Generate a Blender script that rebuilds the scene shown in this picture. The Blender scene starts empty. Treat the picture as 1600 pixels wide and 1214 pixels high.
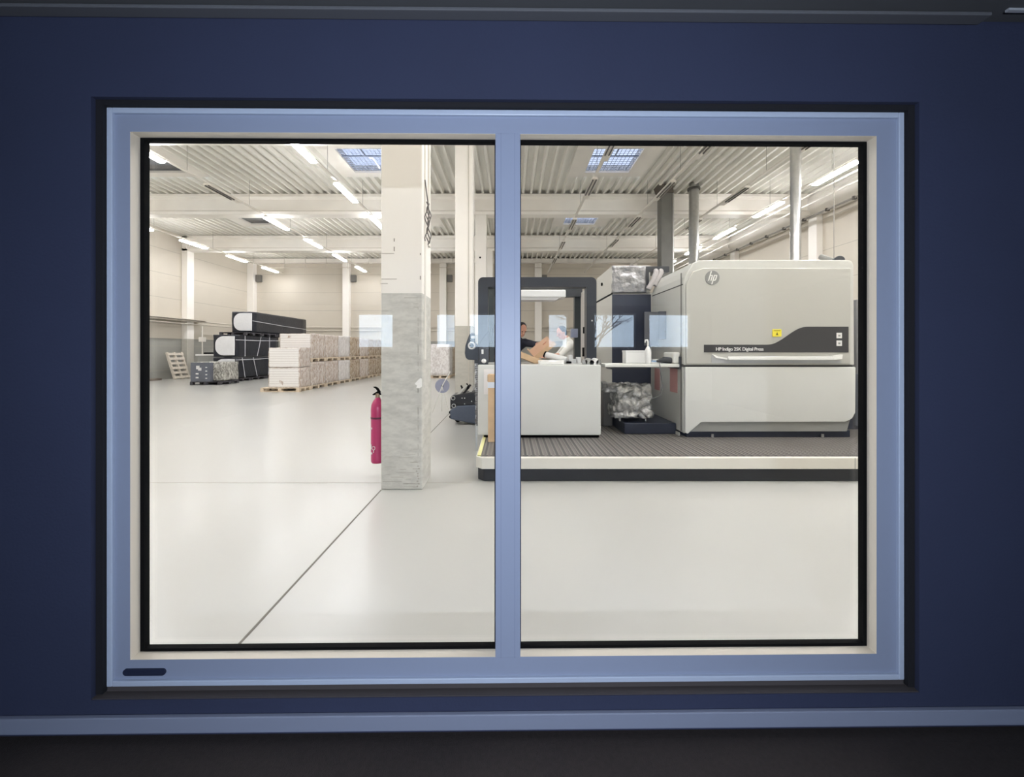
import bpy, bmesh, math, random
from mathutils import Vector, Matrix, noise
random.seed(7)
C = bpy.context.scene.collection
S = bpy.context.scene
PI = math.pi
F, VX, VY, H = 620.0, 797.0, 547.0, 1.45      # focal length in px, vanishing point, eye height
# ------------------------------------------------------------------ camera, world, light
cam = bpy.data.cameras.new('camera'); co = bpy.data.objects.new('camera', cam); C.objects.link(co)
co.location = (0, 0, H); co.rotation_euler = (PI/2, 0, 0)
cam.sensor_width = 36; cam.lens = 36*F/1600
cam.shift_x = (800-VX)/1600; cam.shift_y = -(607-VY)/1600
cam.clip_start = .05; cam.clip_end = 300
S.camera = co
w = bpy.data.worlds.new('sky'); S.world = w; w.use_nodes = True
bg = w.node_tree.nodes['Background']; bg.inputs[0].default_value = (.64, .81, 1.0, 1); bg.inputs[1].default_value = 8.0
S.view_settings.view_transform = 'Standard'; S.view_settings.look = 'None'
S.view_settings.gamma = 1; S.view_settings.exposure = 0.0; S.view_settings.use_curve_mapping = False
LAMP = 77.0
def lamp(name, kind, loc, energy, col, rot=(0,0,0), **kw):
    l = bpy.data.lights.new(name, kind); l.energy = energy; l.color = col
    for k, v in kw.items(): setattr(l, k, v)
    o = bpy.data.objects.new(name, l); C.objects.link(o); o.location = loc; o.rotation_euler = rot
    return o
# added spot behind the viewer, stands in for daylight on the window wall
lamp('office_fill_spot', 'SPOT', (0.03, -.95, 1.42), 282, (.80, .87, .985), (PI/2, 0, 0), spot_size=math.radians(150), spot_blend=1.0, shadow_soft_size=0.0)

# ------------------------------------------------------------------ materials
def lin(c):
    return tuple(((v/255)/12.92 if v <= 10 else (((v/255)+.055)/1.055)**2.4) for v in c)
MATS = {}
def mat(name, rgb, rough=.5, metal=0, var=0, vscale=3, bump=0, bscale=20, stretch=(1,1,1), emit=0, spec=.5, rvar=0, coat=0):
    if name in MATS: return MATS[name]
    m = bpy.data.materials.new(name); m.use_nodes = True; MATS[name] = m
    nt = m.node_tree; N = nt.nodes; L = nt.links; b = N['Principled BSDF']
    c = lin(rgb)
    b.inputs['Base Color'].default_value = (*c, 1); b.inputs['Roughness'].default_value = rough
    b.inputs['Metallic'].default_value = metal; b.inputs['Specular IOR Level'].default_value = spec
    if coat: b.inputs['Coat Weight'].default_value = coat
    if emit:
        b.inputs['Emission Color'].default_value = (*c, 1); b.inputs['Emission Strength'].default_value = emit
    if var or bump or rvar:
        tc = N.new('ShaderNodeTexCoord'); mp = N.new('ShaderNodeMapping'); mp.inputs['Scale'].default_value = stretch
        L.new(tc.outputs['Object'], mp.inputs[0])
    if var or rvar:
        n = N.new('ShaderNodeTexNoise'); n.inputs['Scale'].default_value = vscale; n.inputs['Detail'].default_value = 6
        L.new(mp.outputs[0], n.inputs[0])
        if var:
            r = N.new('ShaderNodeValToRGB')
            r.color_ramp.elements[0].position = .3; r.color_ramp.elements[1].position = .7
            r.color_ramp.elements[0].color = (*[v*(1-var) for v in c], 1); r.color_ramp.elements[1].color = (*[min(1, v*(1+var)) for v in c], 1)
            L.new(n.outputs[0], r.inputs[0]); L.new(r.outputs[0], b.inputs['Base Color'])
        if rvar:
            q = N.new('ShaderNodeMapRange'); q.inputs[3].default_value = rough-rvar; q.inputs[4].default_value = rough+rvar
            L.new(n.outputs[0], q.inputs[0]); L.new(q.outputs[0], b.inputs['Roughness'])
    if bump:
        n2 = N.new('ShaderNodeTexNoise'); n2.inputs['Scale'].default_value = bscale; n2.inputs['Detail'].default_value = 4
        bp = N.new('ShaderNodeBump'); bp.inputs['Strength'].default_value = bump; bp.inputs['Distance'].default_value = .02
        L.new(mp.outputs[0], n2.inputs[0]); L.new(n2.outputs[0], bp.inputs['Height']); L.new(bp.outputs[0], b.inputs['Normal'])
    return m
def banded(name, rgb, line, pitch, width, axis=2, split=None, low=None, rough=.6, bump=0, split_off=0):
    """wall material: thin joint lines every pitch along an axis; another paint below height split"""
    m = bpy.data.materials.new(name); m.use_nodes = True; MATS[name] = m
    nt = m.node_tree; N = nt.nodes; L = nt.links; b = N['Principled BSDF']; b.inputs['Roughness'].default_value = rough
    tc = N.new('ShaderNodeTexCoord'); sp = N.new('ShaderNodeSeparateXYZ'); L.new(tc.outputs['Object'], sp.inputs[0])
    no = N.new('ShaderNodeTexNoise'); no.inputs['Scale'].default_value = 1.3; no.inputs['Detail'].default_value = 8; L.new(tc.outputs['Object'], no.inputs[0])
    def mix(fac, a, c2):
        x = N.new('ShaderNodeMix'); x.data_type = 'RGBA'
        if hasattr(fac, 'links'): L.new(fac, x.inputs[0])
        else: x.inputs[0].default_value = fac
        for i, v in ((6, a), (7, c2)):
            if isinstance(v, tuple): x.inputs[i].default_value = (*v, 1)
            else: L.new(v, x.inputs[i])
        return x.outputs[2]
    def math_(op, a, v):
        x = N.new('ShaderNodeMath'); x.operation = op; L.new(a, x.inputs[0])
        if isinstance(v, (int, float)): x.inputs[1].default_value = v
        else: L.new(v, x.inputs[1])
        return x.outputs[0]
    c = lin(rgb)
    col = mix(no.outputs[0], tuple(v*.94 for v in c), tuple(min(1, v*1.05) for v in c))
    if split is not None:
        lc = lin(low)
        lowc = mix(no.outputs[0], tuple(v*.85 for v in lc), tuple(v*1.12 for v in lc))
        f = math_('LESS_THAN', sp.outputs[2], split); col = mix(f, col, lowc)
    if pitch:
        fr = math_('MODULO', math_('ADD', sp.outputs[axis], 100.0+split_off), pitch)
        col = mix(math_('LESS_THAN', fr, width), col, lin(line))
    L.new(col, b.inputs['Base Color'])
    if bump:
        n2 = N.new('ShaderNodeTexNoise'); n2.inputs['Scale'].default_value = 40
        bp = N.new('ShaderNodeBump'); bp.inputs['Strength'].default_value = bump; L.new(n2.outputs[0], bp.inputs['Height']); L.new(bp.outputs[0], b.inputs['Normal'])
    return m
def glass(name, refl=.045, tint=(1,1,1), rough=0.0):
    m = bpy.data.materials.new(name); m.use_nodes = True; nt = m.node_tree; N = nt.nodes; L = nt.links
    N.clear(); o = N.new('ShaderNodeOutputMaterial'); t = N.new('ShaderNodeBsdfTransparent'); t.inputs[0].default_value = (*tint, 1)
    g = N.new('ShaderNodeBsdfGlossy'); g.inputs['Roughness'].default_value = rough
    lw = N.new('ShaderNodeLayerWeight'); lw.inputs[0].default_value = .5
    p = N.new('ShaderNodeMath'); p.operation = 'POWER'; p.inputs[1].default_value = 5; L.new(lw.outputs['Facing'], p.inputs[0])
    a = N.new('ShaderNodeMath'); a.operation = 'MULTIPLY_ADD'; a.inputs[1].default_value = .9; a.inputs[2].default_value = refl; L.new(p.outputs[0], a.inputs[0])
    mx = N.new('ShaderNodeMixShader'); L.new(a.outputs[0], mx.inputs[0]); L.new(t.outputs[0], mx.inputs[1]); L.new(g.outputs[0], mx.inputs[2]); L.new(mx.outputs[0], o.inputs[0])
    return m

# ------------------------------------------------------------------ mesh helpers
class MB:
    def __init__(s): s.v = []; s.f = []
    def add(s, vs, fs):
        o = len(s.v); s.v += [tuple(v) for v in vs]; s.f += [tuple(i+o for i in f) for f in fs]; return s
    def box(s, x0, x1, y0, y1, z0, z1, M=None):
        vs = [Vector((x, y, z)) for z in (z0, z1) for y in (y0, y1) for x in (x0, x1)]
        if M: vs = [M @ v for v in vs]
        return s.add(vs, [(0,2,3,1), (4,5,7,6), (0,1,5,4), (2,6,7,3), (0,4,6,2), (1,3,7,5)])
    def prism(s, pts, a, b, axis='y', M=None):
        """closed outline extruded along an axis; pts in the two other coordinates"""
        def P(p, t):
            q = {'y': (p[0], t, p[1]), 'x': (t, p[0], p[1]), 'z': (p[0], p[1], t)}[axis]
            q = Vector(q); return M @ q if M else q
        n = len(pts); vs = [P(p, a) for p in pts]+[P(p, b) for p in pts]
        return s.add(vs, [tuple(range(n)), tuple(range(2*n-1, n-1, -1))]+[(i, i+n, (i+1) % n+n, (i+1) % n) for i in range(n)])
    def tube(s, pts, r, n=10, caps=True):
        pts = [Vector(p) for p in pts]; rs = r if isinstance(r, (list, tuple)) else [r]*len(pts)
        o = len(s.v); prev = None
        for i, p in enumerate(pts):
            d = (pts[min(i+1, len(pts)-1)]-pts[max(i-1, 0)]).normalized()
            if prev is None: u = d.orthogonal().normalized()
            else:
                u = prev-d*prev.dot(d)
                u = u.normalized() if u.length > 1e-6 else d.orthogonal().normalized()
            prev = u; v = d.cross(u)
            for k in range(n):
                a = 2*PI*k/n; s.v.append(tuple(p+(u*math.cos(a)+v*math.sin(a))*rs[i]))
        for i in range(len(pts)-1):
            for k in range(n):
                s.f.append((o+i*n+k, o+i*n+(k+1) % n, o+(i+1)*n+(k+1) % n, o+(i+1)*n+k))
        if caps:
            s.f.append(tuple(o+k for k in range(n-1, -1, -1))); e = o+(len(pts)-1)*n; s.f.append(tuple(e+k for k in range(n)))
        return s
    def ball(s, c, r, M=None, nu=16, nv=10):
        r = (r, r, r) if isinstance(r, (int, float)) else r; o = len(s.v); c = Vector(c)
        for j in range(1, nv):
            t = PI*j/nv
            for i in range(nu):
                a = 2*PI*i/nu; q = Vector((r[0]*math.sin(t)*math.cos(a), r[1]*math.sin(t)*math.sin(a), r[2]*math.cos(t)))
                s.v.append(tuple(c+(M @ q if M else q)))
        t0 = len(s.v); q = Vector((0, 0, r[2])); s.v += [tuple(c+(M @ q if M else q)), tuple(c-(M @ q if M else q))]
        for j in range(nv-2):
            for i in range(nu):
                s.f.append((o+j*nu+i, o+(j+1)*nu+i, o+(j+1)*nu+(i+1) % nu, o+j*nu+(i+1) % nu))
        for i in range(nu):
            s.f.append((t0, o+i, o+(i+1) % nu)); s.f.append((t0+1, o+(nv-2)*nu+(i+1) % nu, o+(nv-2)*nu+i))
        return s
    def limb(s, pts, rs, n=14):
        s.tube(pts, rs, n)
        for p, r in zip(pts, rs): s.ball(p, r, nu=12, nv=8)
        return s
    def build(s, name, m, parent=None, bevel=0, smooth=False, seg=2):
        me = bpy.data.meshes.new(name); me.from_pydata(s.v, [], s.f); me.update()
        bm = bmesh.new(); bm.from_mesh(me); bmesh.ops.recalc_face_normals(bm, faces=bm.faces); bm.to_mesh(me); bm.free()
        me.materials.append(m); o = bpy.data.objects.new(name, me); C.objects.link(o)
        if parent is not None:
            o.parent = parent
            p = parent; off = Vector((0, 0, 0))
            while p is not None: off += p.location; p = p.parent
            for v in me.vertices: v.co -= off
        if smooth:
            for p in me.polygons: p.use_smooth = True
        if bevel:
            b = o.modifiers.new('bevel', 'BEVEL'); b.width = bevel; b.segments = seg; b.limit_method = 'ANGLE'
        return o
def tag(o, label, cat=None, group=None, kind=None):
    if label: o['label'] = label
    if cat: o['category'] = cat
    if group: o['group'] = group
    if kind: o['kind'] = kind
    return o
def thing(name, loc, label, cat, group=None, kind=None):
    o = bpy.data.objects.new(name, None); C.objects.link(o); o.location = loc; o.empty_display_size = .1
    return tag(o, label, cat, group, kind)
def struct(o, label=None): return tag(o, label, kind='structure')
def box(name, x0, x1, y0, y1, z0, z1, m, parent=None, bevel=0): return MB().box(x0, x1, y0, y1, z0, z1).build(name, m, parent, bevel)
def copy_tree(o, parent=None):
    c = o.copy(); C.objects.link(c)
    if parent: c.parent = parent
    for ch in list(o.children): copy_tree(ch, c)
    return c
def X(px, D): return (px-VX)*D/F
def Z(py, D): return H-(py-VY)*D/F
def arc(cx, cz, r, a0, a1, n=6): return [(cx+r*math.cos(math.radians(a0+(a1-a0)*i/n)), cz+r*math.sin(math.radians(a0+(a1-a0)*i/n))) for i in range(n+1)]
def rrect(x0, x1, z0, z1, r): return arc(x1-r, z1-r, r, 0, 90)+arc(x0+r, z1-r, r, 90, 180)+arc(x0+r, z0+r, r, 180, 270)+arc(x1-r, z0+r, r, 270, 360)
def text(s, name, x, y, z, size, m, parent, shear=0, bold=0, center=False, thick=.002, space=1):
    cu = bpy.data.curves.new('t', 'FONT'); cu.body = s; cu.size = size; cu.shear = shear; cu.extrude = thick; cu.offset = bold; cu.space_character = space
    if center: cu.align_x = 'CENTER'; cu.align_y = 'CENTER'
    to = bpy.data.objects.new('t', cu); C.objects.link(to)
    dg = bpy.context.evaluated_depsgraph_get(); me = bpy.data.meshes.new_from_object(to.evaluated_get(dg)); bpy.data.objects.remove(to)
    me.transform(Matrix.Translation((x, y, z)) @ Matrix.Rotation(PI/2, 4, 'X'))
    p = parent; off = Vector((0, 0, 0))
    while p is not None: off += p.location; p = p.parent
    me.transform(Matrix.Translation(-off)); me.materials.clear(); me.materials.append(m)
    o = bpy.data.objects.new(name, me); C.objects.link(o); o.parent = parent; return o

# ------------------------------------------------------------------ shared materials
navy = mat('navy_wall_paint', (43, 50, 77), .8, var=.05, vscale=2, bump=.08, bscale=90)
alu = mat('window_frame_paint', (140, 150, 174), .45, spec=.4)
carpet = mat('dark_carpet', (38, 32, 32), .95, var=.2, vscale=60, bump=.3, bscale=200)
offceil = mat('office_ceiling_paint', (80, 82, 86), .8, var=.05)
black = mat('black_rubber', (7, 7, 8), .85, spec=.15)
cream = mat('white_paint', (234, 229, 220), .55, var=.03, vscale=2)
cream2 = mat('white_beam_paint', (246, 241, 233), .6, var=.04, vscale=1.5)
sheet = mat('profiled_sheet', (232, 229, 220), .5, var=.03)
wood = mat('pallet_wood', (218, 200, 176), .8, var=.15, vscale=8, stretch=(1, 6, 6))
dwood = mat('dark_pallet_wood', (70, 68, 72), .8, var=.2, vscale=8)
white = mat('white_plastic', (232, 232, 230), .4)
lgrey = mat('light_grey_enamel', (194, 194, 188), .35, var=.015, coat=.2)
mgrey = mat('mid_grey_enamel', (150, 151, 148), .4)
dgrey = mat('dark_grey_plastic', (52, 55, 60), .35, var=.1)
navyp = mat('blue_black_steel', (40, 46, 62), .35, var=.1)
steel = mat('galvanised_steel', (190, 190, 188), .3, metal=.85, var=.08, vscale=10)
card = mat('cardboard', (206, 176, 142), .8, var=.08, vscale=10)
tubeM = mat('lit_tube', (248, 249, 252), .5, emit=LAMP)
wallm = banded('hall_wall_panels', (206, 198, 184), (172, 166, 154), 1.2, .02, split=2.04, low=(158, 157, 150), split_off=.35)
walln = banded('hall_near_wall', (226, 220, 206), (205, 198, 184), 1.2, .012, split=2.04, low=(200, 198, 192))
# ------------------------------------------------------------------ office
YAW = math.radians(.6)
def rot(o): o.rotation_euler.z = YAW; o.location.x = .0163; return o
def wall_hole(name, x0, x1, z0, z1, y0, y1, hx0, hx1, hz0, hz1, m):
    b = MB().box(x0, hx0, y0, y1, z0, z1).box(hx1, x1, y0, y1, z0, z1).box(hx0, hx1, y0, y1, z0, hz0).box(hx0, hx1, y0, y1, hz1, z1)
    return rot(b.build(name, m))
ZC = 2.715
struct(wall_hole('wall_front', -5.9, 5.9, 0, ZC+.1, 1.51, 1.63, -1.578, 1.574, .132, 2.404, navy), 'dark navy wall around the big window')
struct(wall_hole('wall_near', -17.6, 12.4, -.02, 7.9, 1.63, 1.70, -1.70, 1.70, .03, 2.47, walln), 'cream hall side of the window wall')
struct(rot(box('baseboard_front', -5.9, 5.9, 1.492, 1.5095, .020, .079, mat('baseboard_paint', (130, 138, 160), .5), bevel=.003)), 'blue grey skirting board below the window')
struct(box('floor_office', -6, 6, -8.2, 1.62, -.1, 0, carpet), 'dark brown office carpet')
struct(box('ceiling_office', -6, 6, -8.2, 1.6, ZC, ZC+.1, offceil), 'grey office ceiling')
t = struct(rot(box('trim_1', -5.9, 1.80, 1.462, 1.509, ZC-.014, ZC-.0015, mat('ceiling_trim_paint', (92, 94, 100), .7), bevel=.003)), 'thin grey ceiling trim above the window')
t = struct(rot(box('trim_2', 1.84, 5.9, 1.445, 1.457, ZC-.01, ZC-.0015, mat('pale_trim_paint', (176, 180, 188), .5))), 'pale ceiling trim in the top right corner')
struct(box('wall_office_left', -6.1, -6, -8.2, 1.45, 0, ZC, navy)); struct(box('wall_office_right', 6, 6.1, -8.2, 1.56, 0, ZC, navy))
# rear wall with the windows that mirror in the glass
wins = [(-4.14, -3.10), (-1.92, -1.34), (-.98, -.12), (1.28, 1.87), (2.60, 3.82), (4.18, 5.40)]
WZ0, WZ1, RY = 1.50, 2.50, -8.05
b = MB().box(-6, 6, RY-.2, RY, 0, WZ0).box(-6, 6, RY-.2, RY, WZ1, ZC)
e = [-6]+[v for p in wins for v in p]+[6]
for i in range(0, len(e), 2): b.box(e[i], e[i+1], RY-.2, RY, WZ0, WZ1)
struct(b.build('wall_rear', navy), 'office wall with the small windows behind the viewer')
wf = mat('office_window_frame', (210, 214, 220), .5)
g2 = glass('clear_window_glass', .03)
for i, (a, c) in enumerate(wins):
    r = thing('window_%d' % (i+2), (0, RY-.1, WZ0), 'small office window behind the viewer, mirrored in the big pane', None, kind='structure')
    MB().box(a+.002, a+.04, RY-.14, RY-.08, WZ0+.002, WZ1-.002).box(c-.04, c-.002, RY-.14, RY-.08, WZ0+.002, WZ1-.002).box(a+.04, c-.04, RY-.14, RY-.08, WZ0+.002, WZ0+.04).box(a+.04, c-.04, RY-.14, RY-.08, WZ1-.04, WZ1-.002).build('window_frame', wf, r)
    box('glass_pane', a+.04, c-.04, RY-.115, RY-.105, WZ0+.04, WZ1-.04, g2, r)
# the bare tree outside, mirrored in the pane
def branch(mb, p, d, L_, r, dep):
    q = p+d*L_; mb.tube([p, (p+q)/2+Vector((random.uniform(-1, 1), 0, random.uniform(-1, 1)))*L_*.06, q], [r, r*.85, r*.7], 6)
    if dep:
        for k in range(3):
            nd = (d+Vector((random.uniform(-.9, .9), random.uniform(-.5, .5), random.uniform(-.35, .6)))).normalized(); branch(mb, p+d*L_*random.uniform(.55, 1), nd, L_*.68, r*.55, dep-1)
tm = MB(); branch(tm, Vector((3.9, -14.5, 0)), Vector((.05, 0, 1)), 1.8, .09, 4); branch(tm, Vector((3.95, -14.5, 1.7)), Vector((.6, 0, .6)).normalized(), 1.1, .05, 4)
tag(tm.build('bare_tree', mat('bark', (60, 50, 44), .9)), 'bare branching tree outside the office, mirrored in the pane', 'tree')

# the big window
wn = thing('window_1', (0, 0, 0), 'wide two pane interior window with blue grey metal frame', None, kind='structure'); wn.rotation_euler.z = YAW
ox0, ox1, oz0, oz1 = -1.551, 1.547, .156, 2.383
ix0, ix1, iz0, iz1 = -1.472, 1.448, .250, 2.296
mx0, mx1 = -.0575, .040
fy0, fy1 = 1.552, 1.60
def ring(mb, a0, a1, c0, c1, b0, b1, d0, d1, y0, y1):
    return mb.box(a0, b0, y0, y1, c0, c1).box(b1, a1, y0, y1, c0, c1).box(b0, b1, y0, y1, c0, d0).box(b0, b1, y0, y1, d1, c1)
ring(MB(), ox0, ox1, oz0, oz1, ox0+.021, ox1-.021, oz0+.021, oz1-.021, fy0-.012, 1.636).build('outer_lip', mat('frame_lip_paint', (176, 188, 210), .4), wn, .003)
fm = ring(MB(), ox0+.021, ox1-.021, oz0+.021, oz1-.021, ix0, ix1, iz0, iz1, fy0, fy1)
fm.build('window_frame', alu, wn)
mu = MB().box(mx0, mx1, fy0-.004, fy1, iz0, iz1)
mu.build('mullion', alu, wn, .002)
MB().box(mx0+.0215, mx0+.0232, fy0-.0055, fy0, iz0, iz1).box(mx1-.0232, mx1-.0215, fy0-.0055, fy0, iz0, iz1).build('mullion_groove', mat('groove', (120, 130, 155), .6), wn)
rv = mat('reveal_paint', (216, 206, 190), .5)
for (a, c, nm) in ((ix0, mx0, 'l'), (mx1, ix1, 'r')):
    # glazing rebate: hall-side part of the frame whose edges catch the hall light
    gl, gr, gt, gb = .017, .0155, .0115, .006
    ring(MB(), a-.0, c+.0, iz0, iz1, a+(gl if nm == 'l' else .0045), c-(gr if nm == 'r' else .0045), iz0+gb+.006, iz1-gt, 1.594, 1.618).build('glazing_gasket', black, wn)
    box('glass_pane', a+.001, c-.001, 1.606, 1.612, iz0+.001, iz1-.001, MATS.setdefault('pane', glass('window_pane_glass', .040)), wn)
# hall facing part of the window frame, beyond the pane
ring(MB(), ox0, ox1, oz0, oz1, ix0-.05, ix1+.06, iz0-.06, iz1+.06, 1.6265, 1.636).build('back_frame', rv, wn)
box('back_mullion', mx0+.004, mx1-.004, 1.619, 1.66, iz0, iz1, rv, wn)
# light liners of the reveals
ring(MB(), ix0-.0005, ix1+.0005, iz0-.0005, iz1+.0005, ix0+.0012, ix1-.0012, iz0+.0012, iz1-.0012, fy0+.0005, 1.5935).build('reveal_liner', rv, wn)
MB().prism(rrect(-1.495, -1.332, .193, .218, .0124), fy0-.006, fy0+.001).build('drain_cap', mat('drain_cap_plastic', (34, 40, 64), .5), wn)

MB().box(-1.577, ox0-.0005, 1.526, 1.56, .14, 2.403).box(ox1+.0005, 1.573, 1.526, 1.56, .14, 2.403).box(ox0, ox1, 1.526, 1.56, oz1+.0005, 2.403).build('perimeter_shade_strip', mat('shade_strip_black', (16, 16, 24), .8), wn)  # black strip fills the gap around the frame; its colour paints in the shade
MB().box(-1.577, 1.573, 1.512, 1.56, .1325, .136).box(-1.577, 1.573, 1.545, 1.56, .136, oz0-.0005).build('window_sill', mat('sill_stone', (70, 65, 66), .7), wn)
wn.location.x = .0163
# ------------------------------------------------------------------ hall shell
XL, XR, YF = -17.2, 12.0, 26.3
ZCE = H+6.0; ZS = H+5.2
fl = bpy.data.materials.new('hall_floor_epoxy'); fl.use_nodes = True
nt = fl.node_tree; N = nt.nodes; L = nt.links; pb = N['Principled BSDF']
tc = N.new('ShaderNodeTexCoord'); n1 = N.new('ShaderNodeTexNoise'); n1.inputs['Scale'].default_value = .5; n1.inputs['Detail'].default_value = 2
L.new(tc.outputs['Object'], n1.inputs[0]); cr = N.new('ShaderNodeValToRGB'); cr.color_ramp.elements[0].color = (*lin((178, 177, 172)), 1); cr.color_ramp.elements[1].color = (*lin((192, 191, 186)), 1)
cr.color_ramp.elements[0].position = .1; cr.color_ramp.elements[1].position = .9
L.new(n1.outputs[0], cr.inputs[0]); L.new(cr.outputs[0], pb.inputs['Base Color'])
mr = N.new('ShaderNodeMapRange'); mr.inputs[3].default_value = .285; mr.inputs[4].default_value = .37; L.new(n1.outputs[0], mr.inputs[0]); L.new(mr.outputs[0], pb.inputs['Roughness'])
n3 = N.new('ShaderNodeTexNoise'); n3.inputs['Scale'].default_value = 3; bp = N.new('ShaderNodeBump'); bp.inputs['Strength'].default_value = .06; bp.inputs['Distance'].default_value = .02
L.new(tc.outputs['Object'], n3.inputs[0]); L.new(n3.outputs[0], bp.inputs['Height']); L.new(bp.outputs[0], pb.inputs['Normal'])
pb.inputs['Coat Weight'].default_value = .35; pb.inputs['Coat Roughness'].default_value = .23
struct(box('floor_hall', XL-.2, XR+.2, 1.60, YF+.2, -.12, 0, fl), 'glossy pale grey hall floor')
jm = mat('floor_joint', (112, 108, 100), .8)
struct(MB().box(-1.343, -1.329, 1.8, 4.115, .0005, .0018).box(-1.40, -1.386, 4.6, YF-.3, .0005, .0018).build('trim_floor_joint', jm), 'dark expansion joint running away across the floor')
struct(MB().box(XL+.3, -.42, 4.33, 4.338, .0005, .0014).build('trim_floor_cross_joint', mat('faint_joint', (166, 160, 150), .7)), 'faint cross joint in the floor left of the column')
struct(box('wall_left', XL-.25, XL, 1.7, YF+.2, -.02, 7.9, wallm), 'cream panelled wall at the far left')
struct(box('wall_right', XR, XR+.25, 1.7, YF+.2, -.02, 7.9, wallm), 'cream panelled wall at the right')
struct(box('wall_far', XL, XR, YF, YF+.25, -.02, 7.9, wallm), 'cream panelled wall at the far end')
# profiled ceiling with cut-outs for the skylights
P = .31; nP = int((XR-XL)/P)+1
skx = [-11.75, -4.4, 3.27]; sky = [12.6, 18.15]
holes = []
for sx in skx:
    i0 = round((sx-1.25-XL)/P); i1 = i0+8
    for sy in sky: holes.append((i0, i1, sy-1.1, sy+1.1))
ys = sorted(set([1.7, YF]+[v for h in holes for v in h[2:]]))
cb = MB()
for j in range(len(ys)-1):
    y0, y1 = ys[j], ys[j+1]; ym = (y0+y1)/2
    for i in range(nP):
        if any(h[0] <= i < h[1] and h[2] < ym < h[3] for h in holes): continue
        x = XL+i*P; pr = [(0, 0), (.07, 0), (.11, .14), (.27, .14), (.31, 0)]
        vs = [(x+a, y, ZCE+z) for y in (y0, y1) for a, z in pr]
        cb.add(vs, [(k, k+1, k+6, k+5) for k in range(4)])
struct(cb.build('ceiling', sheet), 'ribbed sheet metal hall ceiling')
skg = glass('wired_skylight_glass', .04, (.42, .405, .43)); skd = glass('dim_skylight_glass', .04, (.17, .16, .155))
mesh_m = mat('skylight_wire', (150, 160, 180), .5)
names = ['far left', 'left of the concrete column', 'right of the mullion', 'above the right wall']
for k, h in enumerate(holes):
    x0, x1, y0, y1 = XL+h[0]*P, XL+h[1]*P, h[2], h[3]; cx = (x0+x1)/2; cy = (y0+y1)/2
    dim = k < 2
    col = 'dim grey' if dim else 'bright wired glass'
    r = thing('skylight', (cx, cy, ZCE), '%s skylight in the %s ceiling bay, %s' % (col, ['nearer', 'farther'][k % 2], names[k//2]), 'skylight', 'skylights in the hall ceiling')
    hw, hd = .74, .80
    MB().box(x0-.03, cx-hw, y0-.03, y1+.03, ZCE-.012, ZCE-.002).box(cx+hw, x1+.03, y0-.03, y1+.03, ZCE-.012, ZCE-.002).box(cx-hw, cx+hw, y0-.03, cy-hd, ZCE-.012, ZCE-.002).box(cx-hw, cx+hw, cy+hd, y1+.03, ZCE-.012, ZCE-.002).build('trim_panel', cream, r)
    MB().box(cx-hw-.03, cx-hw, cy-hd-.03, cy+hd+.03, ZCE, ZCE+.25).box(cx+hw, cx+hw+.03, cy-hd-.03, cy+hd+.03, ZCE, ZCE+.25).box(cx-hw, cx+hw, cy-hd-.03, cy-hd, ZCE, ZCE+.25).box(cx-hw, cx+hw, cy+hd, cy+hd+.03, ZCE, ZCE+.25).build('shaft', cream, r)
    box('glazing', cx-hw, cx+hw, cy-hd, cy+hd, ZCE+.06, ZCE+.075, skd if dim else skg, r)
    if not dim:
        wb = MB()
        for q in range(1, 12): wb.box(cx-hw+q*2*hw/12-.007, cx-hw+q*2*hw/12+.007, cy-hd, cy+hd, ZCE+.045, ZCE+.05)
        for q in range(1, 12): wb.box(cx-hw, cx+hw, cy-hd+q*2*hd/12-.007, cy-hd+q*2*hd/12+.007, ZCE+.05, ZCE+.055)
        wb.build('wire_mesh', mesh_m, r)
        MB().box(cx-hw, cx+hw, cy-.28, cy-.245, ZCE+.02, ZCE+.045).box(cx-.02, cx+.02, cy-hd, cy-.28, ZCE+.02, ZCE+.045).build('glazing_bar', mat('glazing_bar_paint', (120, 130, 150), .5), r)
# beams across the hall
def ibeam(y, label):
    pr = [(y, ZS), (y+.42, ZS), (y+.42, ZS+.12), (y+.30, ZS+.2), (y+.30, ZS+.62), (y+.42, ZS+.68), (y+.42, ZCE+.0), (y, ZCE+.0), (y, ZS+.68), (y+.12, ZS+.62), (y+.12, ZS+.2), (y, ZS+.12)]
    o = MB().prism(pr, XL+.02, XR-.5, 'x').build('roof_beam', cream2, None, .01); return tag(o, label, 'beam', 'concrete roof beams')
cols_y = [4.12, 9.67, 15.22, 20.77]
for y, lb in zip(cols_y, ['white concrete roof beam above the nearest concrete column', 'white roof beam, its soffit just under the top edge of the window', 'white roof beam between the nearer and farther skylights', 'white roof beam farthest from the window']): ibeam(y, lb)
yb = 26.0
struct(box('trim_far_beam', XL+.02, XR-.02, 25.95, YF-.01, ZCE-.28, ZCE-.01, cream2), 'cream edge beam along the far wall')
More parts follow.
